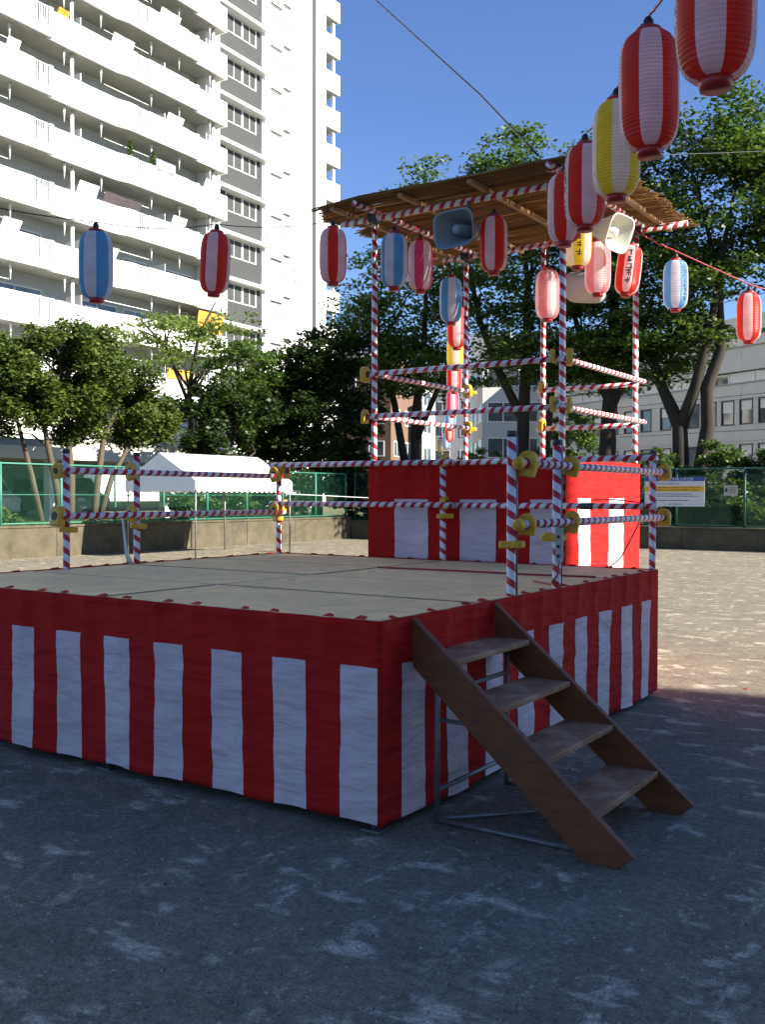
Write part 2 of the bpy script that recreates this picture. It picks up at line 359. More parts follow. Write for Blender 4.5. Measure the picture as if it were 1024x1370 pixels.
# low concrete walls
wl_ = thing('retaining_wall', 'low stained concrete retaining wall below the light green fence', 'wall', (WX, 12, 0))
y = -2.0; k = 0
while y < WY-0.01:
    y1 = min(y+2.4, WY)
    o = link('wall_panel', MB().box(WX-0.2, WX+0.004*(k % 2), y+0.006, y1-0.006, -0.1, 0.74).mesh('wall_panel', 'concrete'), wl_); bevel(o, 0.012); y = y1; k += 1
o = link('coping', MB().box(WX-0.21, WX+0.03, -2, WY, 0.742, 0.80).mesh('coping', 'concrete'), wl_); bevel(o, 0.01)
wb_ = thing('retaining_wall', 'low dark concrete retaining wall below the sign board', 'wall', (-8, WY, 0))
x = WX; k = 0
while x < 12:
    x1 = x+2.4
    o = link('wall_panel', MB().box(x+0.006, x1-0.006, WY-0.004*(k % 2), WY+0.2, -0.1, 0.60).mesh('wall_panel', 'concrete'), wb_); bevel(o, 0.012); x = x1; k += 1
o = link('coping', MB().box(WX, 12, WY-0.03, WY+0.21, 0.602, 0.66).mesh('coping', 'concrete'), wb_); bevel(o, 0.01)

# chain link fences: every wire is geometry
def wire_panel(w, h, mat, pitch=0.09, r=0.0021):
    mb = MB(); nn = int((w+h)/pitch)
    for sgn in (1, -1):
        for i in range(1, nn):
            c = i*pitch
            # line a + b = c  (a along width, b along height)
            pts = []
            a0, a1 = max(0, c-h), min(w, c)
            if a1-a0 < 0.02: continue
            p0, p1 = (a0, c-a0), (a1, c-a1)
            if sgn < 0: p0, p1 = (w-p0[0], p0[1]), (w-p1[0], p1[1])
            y = 0.003*sgn
            mb.tube([(p0[0], y, p0[1]), (p1[0], y, p1[1])], r, 3, False)
    return mb.mesh('wire_panel', mat)
def fence(label, p0, p1, zb, zt, bay, mat, r=0.035):
    p0 = Vector((*p0, zb)); p1 = Vector((*p1, zb)); L = (p1-p0).length; d = (p1-p0)/L
    n = round(L/bay); b = L/n
    root = thing('chain_link_fence', label, 'fence', p0, world=False, rot=(0, 0, math.atan2(d.y, d.x)))
    wp = wire_panel(b, zt-zb-0.1, 'fence_wire' if mat == 'fence_light' else mat); pm = MB().tube([(0, 0, -0.1), (0, 0, zt-zb+0.03)], r, 8).mesh('post', mat, True)
    for i in range(n+1):
        link('post', pm, root, (i*b, 0.0, 0))
        if i < n: link('wire_mesh', wp, root, (i*b, -0.02, 0.06))
    for z, rr in ((0.05, 0.022), ((zt-zb)*0.5, 0.010), (zt-zb, 0.025)):
        link('rail', MB().tube([(0, 0.0, z), (L, 0.0, z)], rr, 8).mesh('rail', mat, True), root)
    return root
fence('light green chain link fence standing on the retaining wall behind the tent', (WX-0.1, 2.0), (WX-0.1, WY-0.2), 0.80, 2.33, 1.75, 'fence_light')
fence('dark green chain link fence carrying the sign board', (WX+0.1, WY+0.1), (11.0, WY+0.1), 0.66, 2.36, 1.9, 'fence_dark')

# ------------------------------------------------------------------ apartment block (left)
AO = Vector((-37.9, 39.9, 0)); ang = math.atan(0.055)
at_ = Vector((-math.sin(ang), math.cos(ang), 0)); an_ = Vector((math.cos(ang), math.sin(ang), 0))
def A(s, off, z): return AO + at_*s + an_*off + Vector((0, 0, z))
def abox(mb, s0, s1, o0, o1, z0, z1):
    return mb.hexa([A(s0, o0, z0), A(s0, o1, z0), A(s1, o1, z0), A(s1, o0, z0), A(s0, o0, z1), A(s0, o1, z1), A(s1, o1, z1), A(s1, o0, z1)])
apt = thing('apartment_building', 'tall white apartment block with rows of long balconies', 'building', A(-8, -4, 0))
def apart(name, mat, boxes, bev=0, parent=None):
    mb = MB()
    for b in boxes: abox(mb, *b)
    o = link(name, mb.mesh(name, mat), parent or apt)
    if bev: bevel(o, bev)
    return o
BK = -1.75
apart('wall', 'balcony_back', [(-27, 0.25, -11, BK, -0.5, 37.0)])
apart('end_wall', 'white_paint', [(-0.95, 0.3, BK+0.01, -1.0, -0.5, 37.0)])
apart('wall', 'grey_tile', [(0.3, 5.15, -11, -1.75, -0.5, 37.2)])
apart('wall', 'white_paint', [(5.15, 10.75, -11, -1.55, -0.5, 37.4)])
apart('joint_wall', 'joint_grey', [(10.75, 12.2, -11, -2.2, -0.5, 37.2)])
apart('drain_pipe', 'white_trim', [(10.80, 10.95, -2.2, -1.95, -0.5, 37)])
FRONT = [(-27, 0.05), (-13.1, 0.05), (-13.1, -0.17), (-8.8, -0.17), (-8.1, 0.05), (-2.7, 0.05), (-2.7, -0.17), (0.0, -0.17)]
def balcony(zb, k):
    # slab
    poly = [(s, o) for s, o in FRONT]
    def band(name, z0, z1, thick, mat, inset=0.0, skip=()):
        mb = MB()
        for (s0, o0), (s1, o1) in zip(FRONT[:-1], FRONT[1:]):
            if abs(s1-s0) < 1e-6:
                lo, hi = min(o0, o1), max(o0, o1)
                abox(mb, s0-thick+0.002, s0-0.002, lo-thick+0.01, hi-0.01, z0, z1); continue
            segs = [(s0, s1)]
            for (c0, c1) in skip:
                nsegs = []
                for a, b in segs:
                    if c0 > a and c1 < b: nsegs += [(a, c0), (c1, b)]
                    else: nsegs.append((a, b))
                segs = nsegs
            for a, b in segs:
                oa = o0+(o1-o0)*(a-s0)/(s1-s0)-inset; ob = o0+(o1-o0)*(b-s0)/(s1-s0)-inset
                mb.hexa([A(a, oa-thick, z0), A(a, oa, z0), A(b, ob, z0), A(b, ob-thick, z0), A(a, oa-thick, z1), A(a, oa, z1), A(b, ob, z1), A(b, ob-thick, z1)])
        return link(name, mb.mesh(name, mat), apt)
    sl = MB()
    for (s0, o0), (s1, o1) in zip(FRONT[:-1], FRONT[1:]):
        if abs(s1-s0) < 1e-6: continue
        sl.hexa([A(s0, BK-0.1, zb+0.03), A(s0, o0-0.06, zb+0.03), A(s1, o1-0.06, zb+0.03), A(s1, BK-0.1, zb+0.03), A(s0, BK-0.1, zb+0.2), A(s0, o0-0.06, zb+0.2), A(s1, o1-0.06, zb+0.2), A(s1, BK-0.1, zb+0.2)])
    link('balcony_slab', sl.mesh('balcony_slab', 'soffit'), apt)
    gr = [(-14.2, -13.35), (-7.55, -6.75), (-3.6, -2.95), (-21.0, -20.2)]
    band('parapet', zb, zb+0.40, 0.12, 'white_paint')
    band('parapet', zb+0.402, zb+1.42, 0.12, 'white_paint', skip=gr)
    abox_mb = MB(); abox(abox_mb, -0.12, -0.002, -1.6, -0.292, zb, zb+1.42); link('parapet', abox_mb.mesh('parapet', 'white_paint'), apt)
    for (a, b) in gr:
        o = -0.02 if not (-13.1 < a < -8.7) else -0.38
        gm = MB()
        for i in range(6):
            c = a+(b-a)*(i+0.5)/6; abox(gm, c-0.028, c+0.028, o-0.06, o-0.02, zb+0.46, zb+1.38)
        abox(gm, a, b, o-0.07, o-0.01, zb+1.38, zb+1.425); abox(gm, a, b, o-0.07, o-0.01, zb+0.40, zb+0.45)
        link('grille', gm.mesh('grille', 'white_trim'), apt)
    # partitions, pipes, laundry hangers, sliding windows
    for s in (-16.5, -10.9, -4.9):
        apart('partition', 'white_trim', [(s, s+0.04, BK+0.05, -0.55, zb+0.2, zb+2.05)])
    for s in (-11.4, -17.0, -0.75):
        link('downpipe', MB().tube([A(s, -0.62, zb+0.2), A(s, -0.62, zb+2.79)], 0.10, 8).mesh('downpipe', 'white_trim', True), apt)
    for s in (-20.5, -15.2, -12.0, -9.6, -6.0, -3.8, -1.2):
        link('laundry_hanger', MB().tube([A(s, -0.5, zb+2.79), A(s, -0.5, zb+2.55), A(s, -0.5, zb+2.0)], [0.09, 0.06, 0.025], 6).mesh('laundry_hanger', 'white_trim', True), apt)
    for s0, s1 in ((-25, -22.2), (-19.8, -17.3), (-15.6, -12.4), (-10.2, -7.4), (-6.9, -5.2), (-4.4, -1.4)):
        w = apart('window', 'white_trim', [(s0, s1, BK+0.001, BK+0.05, zb+0.2, zb+2.15)])
        for i in range(2):
            a = s0+0.06+(s1-s0-0.06)*i/2; b = s0+(s1-s0-0.06)*(i+1)/2
            apart('pane', 'glass_curtain' if (k+i) % 3 else 'glass', [(a, b, BK+0.04, BK+0.056, zb+0.28, zb+2.08)], parent=w) if False else None
        pm = MB(); mid = (s0+s1)/2
        abox(pm, s0+0.06, mid-0.03, BK+0.04, BK+0.056, zb+0.28, zb+2.08); abox(pm, mid+0.03, s1-0.06, BK+0.04, BK+0.056, zb+0.28, zb+2.08)
        p = link('pane', pm.mesh('pane', 'glass_curtain' if (k+int(s0)) % 3 else 'glass'), w)
    if True:
        link('drying_pole', MB().tube([A(-20.3, -0.5, zb+2.02), A(-15.3, -0.5, zb+2.02)], 0.022, 6).mesh('drying_pole', 'white_trim', True), apt)
        link('drying_pole', MB().tube([A(-9.4, -0.5, zb+2.02), A(-6.2, -0.5, zb+2.02)], 0.022, 6).mesh('drying_pole', 'white_trim', True), apt)
for k in range(-8, 5): balcony(23.4+2.77*k, k)
def framed_window(name, s0, s1, off, z0, z1, n, glass, deep=0.10, bars=False):
    w = apart(name, 'white_trim', [(s0, s1, off-0.05, off+0.03, z0, z0+0.06), (s0, s1, off-0.05, off+0.03, z1-0.05, z1), (s0, s0+0.06, off-0.05, off+0.03, z0+0.06, z1-0.05), (s1-0.06, s1, off-0.05, off+0.03, z0+0.06, z1-0.05)])
    for i in range(n):
        a = s0+0.06+(s1-s0-0.12)*i/n; b = s0+0.06+(s1-s0-0.12)*(i+1)/n
        mb = MB(); abox(mb, a+0.03, b-0.03, off-0.08, off-0.02, z0+0.06, z1-0.05); p = link('pane', mb.mesh('pane', glass), w)
        mb = MB(); abox(mb, a, a+0.028, off-0.05, off+0.012, z0+0.06, z1-0.05); abox(mb, b-0.028, b, off-0.05, off+0.012, z0+0.06, z1-0.05); link('sash', mb.mesh('sash', 'white_trim'), w)
    if bars:
        mb = MB()
        for i in range(5):
            c = s0+(s1-s0)*(i+0.5)/5; abox(mb, c-0.012, c+0.012, off+0.10, off+0.125, z0-0.05, z1+0.03)
        abox(mb, s0, s1, off+0.098, off+0.128, z0-0.08, z0-0.05); abox(mb, s0-0.02, s1+0.02, off+0.04, off+0.16, z1+0.031, z1+0.07)
        link('window_guard', mb.mesh('window_guard', 'guard_brown'), w)
    return w
for k in range(-7, 6):
    zl = 20.3+2.765*k
    o = apart('ledge', 'white_trim', [(0.32, 5.45, -1.749, -1.15, zl, zl+0.22)], 0.01)
    framed_window('window', 1.7, 3.35, -1.749, zl-1.15, zl-0.02, 2, 'glass_curtain'); framed_window('window', 3.36, 4.75, -1.749, zl-1.15, zl-0.02, 2, 'glass_curtain')
    z = 22.0+2.76*k
    framed_window('window', 5.95, 7.15, -1.549, z-0.35, z+0.52, 2, 'glass_curtain', bars=True); framed_window('window', 7.35, 8.1, -1.549, z-0.25, z+1.0, 1, 'glass_curtain', bars=True)
# painted numerals on the end bay
def text_mesh(txt, size):
    cu = bpy.data.curves.new('t', 'FONT'); cu.body = txt; cu.size = size; cu.align_x = 'CENTER'; cu.align_y = 'CENTER'; cu.extrude = 0.004
    ob = bpy.data.objects.new('t', cu); COL.objects.link(ob); dg = bpy.context.evaluated_depsgraph_get()
    me = bpy.data.meshes.new_from_object(ob.evaluated_get(dg)); bpy.data.objects.remove(ob); return me
for txt, s, z in (('3', 5.5, 18.15), ('2', 8.75, 16.35)):
    me = text_mesh(txt, 1.15); me.name = 'numeral'; me.materials.clear(); me.materials.append(M['paint_mark'])
    o = link('numeral', me, apt, A(s, -1.542, z)); o.rotation_euler = (math.pi/2, 0, math.pi/2+ang)
# farther wing with end balconies
wing = thing('apartment_building', 'far white wing of the apartment block with small stacked end balconies', 'building', (-46, 55.5, 0))
def wbox(name, mat, *b):
    return link(name, MB().box(*b).mesh(name, mat), wing)
wbox('wall', 'white_paint', -56, -42.6, 53.6, 55.5, -0.5, 41.0)
for k in range(-8, 6):
    zb = 26.48+2.745*k
    wbox('balcony_slab', 'soffit', -49.0, -42.64, 55.502, 57.0, zb+0.02, zb+0.2)
    wbox('parapet', 'white_paint', -42.63, -42.5, 55.2, 57.12, zb, zb+1.48); wbox('parapet', 'white_paint', -49.0, -42.635, 57.01, 57.12, zb, zb+1.48)
    wbox('balcony_post', 'white_trim', -42.95, -42.75, 56.55, 56.8, zb+0.2, zb+2.76)
    wbox('inner_wall', 'balcony_back', -46.2, -43.6, 55.502, 56.3, zb+0.2, zb+2.76)

# things on the balconies
def sheet(name, label, cat, s0, s1, z0, z1, mat, group=None, off=0.08):
    mb = MB(); n = 6
    for i in range(n):
        a = s0+(s1-s0)*i/n; b = s0+(s1-s0)*(i+1)/n; oa = off+0.05*math.sin(i*1.7); ob = off+0.05*math.sin((i+1)*1.7)
        mb.hexa([A(a, oa, z0), A(a, oa+0.012, z0), A(b, ob+0.012, z0), A(b, ob, z0), A(a, oa*0.4+0.03, z1), A(a, oa*0.4+0.042, z1), A(b, ob*0.4+0.042, z1), A(b, ob*0.4+0.03, z1)])
    return tag(link(name, mb.mesh(name, mat)), label, cat, group)
def zk(k): return 23.4+2.77*k
sheet('hanging_laundry', 'mauve towel hung over a balcony parapet beside the grille', 'laundry', -6.2, -4.7, zk(-2)+1.30, zk(-2)+1.85, 'mauve_cloth')
sheet('hanging_laundry', 'row of dark clothes drying above a balcony grille', 'laundry', -9.6, -7.0, zk(-3)+1.35, zk(-3)+2.0, 'dark_cloth', off=-0.5)
sheet('hanging_laundry', 'white shirt drying beside the row of dark clothes', 'laundry', -11.3, -10.0, zk(-3)+1.40, zk(-3)+2.1, 'tent', off=-0.5)
sheet('hanging_laundry', 'blue cloth drying on a balcony pole', 'laundry', -17.4, -16.7, zk(-2)+1.35, zk(-2)+1.95, 'blue_cloth', off=-0.5)
sheet('awning_cloth', 'orange sun blind hung from the slab of a balcony', 'blind', -2.6, -0.35, zk(-5)+1.1, zk(-5)+2.6, 'orange_cloth', off=-0.36)
sheet('awning_cloth', 'small orange mat airing on the balcony below the sun blind', 'blind', -5.4, -3.2, zk(-6)+1.2, zk(-6)+1.75, 'orange_cloth')
sheet('hanging_laundry', 'orange and cream bedding airing at the highest balcony in view with clothes', 'laundry', -12.6, -11.9, zk(0)+1.3, zk(0)+1.75, 'orange_cloth', off=-0.4)

rgl = random.Random(17)
for k_, s_ in ((1, -20.0), (1, -5.5), (0, -19.2), (-1, -5.0), (-1, -15.5), (-2, -1.9), (-3, -4.6), (-3, -1.6), (-4, -15.8), (-4, -9.4), (0, -9.0)):
    w_ = rgl.uniform(0.7, 1.6)
    sheet('hanging_laundry', 'white laundry drying on a pole in a balcony of the apartment block', 'laundry', s_, s_+w_, zk(k_)+rgl.uniform(1.25, 1.5), zk(k_)+2.0, 'blind', 'white laundry on balconies', -0.5)
# ------------------------------------------------------------------ low annex behind the light green fence
lb = thing('carport_building', 'low white carport with a deep roof fascia behind the light green fence', 'building', (-27, 15, 0.7))
def lbox(name, mat, *b): return link(name, MB().box(*b).mesh(name, mat), lb)
lbox('roof_slab', 'white_paint', -34, -25.0, 4, 26, 2.75, 3.16); lbox('shadow_gap_band', 'soffit', -34, -25.3, 4, 26, 3.162, 3.42)  # grey band above the fascia stands in for a shadow gap
lbox('upper_wall', 'white_paint', -35, -27.4, 4, 30, 3.422, 5.0)
lbox('back_wall', 'office_grey', -34.2, -34.0, 4, 26, 0.7, 2.748)
for yy in (7.0, 12.2, 17.4, 22.6): lbox('column', 'white_trim', -25.5, -25.2, yy, yy+0.3, 0.7, 2.748)
lbox('low_wall', 'white_paint', -25.0, -24.8, 4, 14.7, 0.7, 2.02)
for yy in (9.0, 14.5, 19.0):
    pass
def van(label, x, y, mat, rz):
    root = thing('parked_car', label, 'car', (x, y, 0.7), 'cars parked under the carport', world=False, rot=(0, 0, rz))
    body = MB().prism([(-2.0, 0.28), (2.0, 0.28), (2.05, 0.75), (1.55, 0.95), (1.0, 1.5), (-1.7, 1.55), (-2.05, 0.95)], 'Y', -0.8, 0.8)
    o = link('body', body.mesh('body', mat), root); bevel(o, 0.06, 3)
    for s in (-1, 1):
        link('side_window', MB().prism([(-1.55, 0.98), (1.3, 0.98), (0.92, 1.42), (-1.5, 1.45)], 'Y', 0.801*s, 0.81*s).mesh('side_window', 'glass'), root)
    o = link('windscreen', MB().hexa([(1.56, -0.68, 0.99), (1.57, -0.68, 1.0), (1.57, 0.68, 1.0), (1.56, 0.68, 0.99), (1.03, -0.62, 1.47), (1.05, -0.62, 1.48), (1.05, 0.62, 1.48), (1.03, 0.62, 1.47)]).mesh('windscreen', 'glass'), root)
    for xx in (-1.25, 1.3):
        for s in (-1, 1):
            w = link('wheel', MB().tube([(xx, s*0.62, 0.31), (xx, s*0.82, 0.31)], 0.31, 16).mesh('wheel', 'black'), root)
            link('rim', MB().tube([(xx, s*0.821, 0.31), (xx, s*0.835, 0.31)], 0.19, 12).mesh('rim', 'steel'), w)
    for s in (-0.55, 0.55): link('headlight', MB().box(1.98, 2.06, s-0.15, s+0.15, 0.62, 0.76).mesh('headlight', 'sign_white'), root)
van('white van parked in the carport near the low white wall', -28.2, 16.2, 'white_trim', 0.0)
van('grey car parked in the carport farther from the low white wall', -28.4, 20.2, 'speaker_grey', 0.0)

# ------------------------------------------------------------------ office building (right) and buildings behind the trees
OO = Vector((-13.95, 63.5, 0)); ot = Vector((-0.876, 0.4815, 0)).normalized(); on = Vector((-0.4815, -0.876, 0)).normalized()
def O(s, off, z): return OO + ot*s + on*off + Vector((0, 0, z))
off_b = thing('office_building', 'pale panelled office building with square dark windows behind the trees', 'building', O(5, -6, 0))
def obx(name, mat, boxes, parent=None):
    mb = MB()
    for (s0, s1, o0, o1, z0, z1) in boxes:
        mb.hexa([O(s0, o0, z0), O(s0, o1, z0), O(s1, o1, z0), O(s1, o0, z0), O(s0, o0, z1), O(s0, o1, z1), O(s1, o1, z1), O(s1, o0, z1)])
    return link(name, mb.mesh(name, mat), parent or off_b)
obx('wall', 'office_grey', [(-16, 30, -14, -0.12, -0.5, 9.05)])
obx('wall', 'office_grey', [(-16, 30, -14, -0.9, 9.05, 13.2)])
# cladding panels between shadow joints
wins = []
def s_of(px, d=1318.7):
    a = (px-512)/d                         # direction in camera plane, solved once for the facade line
    rx, ry = rt.x, rt.y; fx, fy = -math.sin(yaw), math.cos(yaw)
    dx, dy = fx+rx*a, fy+ry*a; ox, oy = OO.x-2.532, OO.y+3.736
    return (dx*oy-dy*ox)/(dy*ot.x-dx*ot.y)
cols = [0.0, -3.05, 3.05]
colpos = [-6.3, -4.75, -3.2, -1.6, -0.03, 1.56, 3.12, 4.69, 7.40, 9.45, 11.3, 13.1, 15.0, 17.0, 19.0, 21.0]
ww = 0.50
def window_o(s, z0, z1, kind):
    w = obx('window', 'dark_steel', [(s-ww-0.07, s+ww+0.07, -0.1, 0.035, z0-0.07, z0), (s-ww-0.07, s+ww+0.07, -0.1, 0.035, z1, z1+0.07), (s-ww-0.07, s-ww, -0.1, 0.035, z0, z1), (s+ww, s+ww+0.07, -0.1, 0.035, z0, z1)])
    obx('pane', 'glass', [(s-ww, s+ww, -0.10, -0.07, z0, z1)], w)
    if kind % 3 != 1: obx('blind', 'blind', [(s-ww+0.04, s+ww-0.04, -0.068, -0.055, z1-(z1-z0)*(0.5 if kind % 2 else 0.42), z1)], w)
def panel_rows(z0, z1, openings):
    edges = []
    s = -16.0
    for c in colpos:
        if openings:
            edges += [(s, c-ww-0.075), (c-ww-0.075, c+ww+0.075)]; s = c+ww+0.075
    return edges
rows = [(0.0, 3.4), (3.45, 6.3), (6.32, 8.0), (8.02, 9.02)]
for zi, (z0, z1, wz0, wz1) in enumerate([(0.2, 2.5, None, None), (2.52, 5.2, 3.45, 4.95), (5.22, 6.28, None, None), (6.3, 7.98, 6.38, 7.9), (8.0, 9.02, None, None), (9.85, 11.4, None, None)]):
    if wz0 is None:
        s = -16.0
        while s < 30:
            obx('cladding_panel', 'office_wall', [(s+0.008, s+3.27, -0.11 if zi < 5 else -0.88, 0.0, z0, z1)]); s += 3.28
    else:
        s = -16.0
        for c in colpos+[33]:
            a = c-ww-0.075
            if a-s > 0.1: obx('cladding_panel', 'office_wall', [(s+0.008, a-0.004, -0.11, 0.0, z0, z1)])
            if c < 30:
                obx('cladding_panel', 'office_wall', [(c-ww-0.07, c+ww+0.07, -0.11, 0.0, z0, wz0-0.075)]) if wz0-0.075 > z0+0.05 else None
                obx('cladding_panel', 'office_wall', [(c-ww-0.07, c+ww+0.07, -0.11, 0.0, wz1+0.075, z1)]) if wz1+0.075 < z1-0.03 else None
                window_o(c, wz0, wz1, int(c*10) % 6)
            s = c+ww+0.075
for z0, z1, o_ in ((9.10, 9.78, -0.3), (11.5, 12.2, -0.5)):
    s = -16.0; k = 0
    while s < 29:
        w = obx('window', 'white_trim', [(s, s+2.2, o_-0.05, o_+0.02, z0, z0+0.06), (s, s+2.2, o_-0.05, o_+0.02, z1-0.06, z1), (s, s+0.06, o_-0.05, o_+0.02, z0+0.06, z1-0.06)])
        obx('pane', 'blind' if k % 4 else 'glass', [(s+0.06, s+2.2, o_-0.06, o_-0.03, z0+0.06, z1-0.06)], w); s += 2.22; k += 1
obx('roof_slab', 'office_wall', [(-16, 30, -14, 0.15, 12.4, 13.4)])
obx('band_sill', 'office_grey', [(-16, 30, -0.9, 0.1, 9.021, 9.095)]); obx('band_sill', 'office_grey', [(-16, 30, -0.9, 0.12, 11.402, 11.48)])

def block(name, label, cx, cy, w, d, h, rz, wall, rows, cols_, ww_, wh, z0, dz, glass='glass', roof=None):
    root = thing(name, label, 'building', (cx, cy, 0), world=False, rot=(0, 0, rz))
    link('wall', MB().box(-w/2, w/2, -d/2, d/2, -0.5, h).mesh('wall', wall), root)
    link('parapet', MB().box(-w/2-0.1, w/2+0.1, -d/2-0.1, d/2+0.1, h, h+0.5).mesh('parapet', wall), root)
    fm = MB(); fm.box(-ww_/2-0.08, ww_/2+0.08, -0.06, 0.0, -0.08, 0); fm.box(-ww_/2-0.08, ww_/2+0.08, -0.06, 0, wh, wh+0.08); fm.box(-ww_/2-0.08, -ww_/2, -0.06, 0, 0, wh); fm.box(ww_/2, ww_/2+0.08, -0.06, 0, 0, wh); fm.box(-0.04, 0.04, -0.05, 0, 0, wh)
    fme = fm.mesh('window', 'white_trim'); pme = MB().box(-ww_/2, ww_/2, -0.03, 0.0, 0, wh).mesh('pane', glass)
    for side in range(4):
        L_, dd = (w, d) if side % 2 == 0 else (d, w)
        cc = cols_ if side % 2 == 0 else max(2, int(cols_*d/w))
        for r_ in range(rows):
            for c in range(cc):
                x = -L_/2 + L_*(c+0.5)/cc; v = Matrix.Rotation(side*math.pi/2, 4, 'Z') @ Vector((x, -dd/2-0.001, z0+r_*dz))
                wn_ = link('window', fme, root, v, (0, 0, side*math.pi/2)); link('pane', pme, wn_)
    if roof:
        link('roof_house', MB().box(-w*0.22, w*0.1, -d*0.2, d*0.25, h+0.5, h+roof).mesh('roof_house', 'office_grey'), root)
    return root
block('office_building', 'grey building with a dark rooftop house seen between the tree trunks', -60, 118, 17, 14, 18.5, R(20), 'office_grey', 5, 5, 1.9, 1.3, 3.0, 3.2, roof=5.0)
block('apartment_building', 'white sunlit building glimpsed behind the row of lanterns', -60, 84, 13, 12, 14.0, R(4), 'white_paint', 4, 4, 1.7, 1.3, 2.4, 3.0, roof=3.0)
block('house', 'brown rendered house behind the dark evergreen', -49, 70, 8, 8, 13.0, R(12), 'brick_brown', 4, 3, 1.3, 1.2, 2.2, 2.8)
block('office_building', 'grey panelled building with wide dark windows behind the tower', -34, 82, 18, 12, 13.0, R(34), 'office_wall', 4, 5, 2.6, 1.6, 1.8, 3.1)

# the tall block that keeps the stage in the shade stands behind the photographer
YB = 4.25+math.tan(SUN_AZ)*32.1
sh = thing('apartment_building', 'tall beige apartment slab whose shadow covers the stage', 'building', (38, YB-25, 0))
link('wall', MB().box(32, 44, YB-52, YB, -0.5, 36).mesh('wall', 'office_wall'), sh)
link('parapet', MB().box(31.9, 44.1, YB-52, YB-0.01, 36.0, 36.9).mesh('parapet', 'white_paint'), sh)
fme = MB().box(0, 0.06, -0.9, 0.9, 0, 1.3).mesh('pane', 'glass')
for r_ in range(11):
    for c in range(10): link('window', fme, sh, (31.95, YB-3-5*c, 2.0+3.1*r_))

# ================================================================== STAGE
HS, SW, SD = 0.99, 3.86, 3.875
stage = thing('stage', 'square plywood festival stage on steel trestle legs', 'stage', (-SW/2, SD/2, 0))
k = 0
for i in range(2):
    for j in range(4):
        x0 = -SW + i*SW/2; y0 = j*SD/4; dz = (0, -0.002, -0.001, -0.003)[(k*3+i) % 4]; k += 1
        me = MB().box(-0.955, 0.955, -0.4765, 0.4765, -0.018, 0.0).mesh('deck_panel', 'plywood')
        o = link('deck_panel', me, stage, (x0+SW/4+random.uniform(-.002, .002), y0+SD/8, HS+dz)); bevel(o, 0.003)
        o.rotation_euler = (0, 0, random.uniform(-.002, .002))
for yv in (0.06, 0.97, 1.94, 2.90, SD-0.06): link('bearer', MB().box(-SW+0.03, -0.03, yv-0.025, yv+0.025, HS-0.08, HS-0.022).mesh('bearer', 'dark_steel'), stage)
for xv in (-SW+0.07, -SW/2, -0.07):
    for yv in (0.07, 1.3, 2.6, SD-0.07):
        l_ = link('leg', MB().tube([(xv, yv, 0.0), (xv, yv, HS-0.08)], 0.021, 8).mesh('leg', 'steel', True), stage)
        link('foot_plate', MB().box(xv-0.05, xv+0.05, yv-0.05, yv+0.05, 0.0, 0.008).mesh('foot_plate', 'steel'), l_)
    link('brace', MB().tube([(xv, 0.07, 0.25), (xv, SD-0.07, 0.25)], 0.014, 6).mesh('brace', 'steel'), stage)

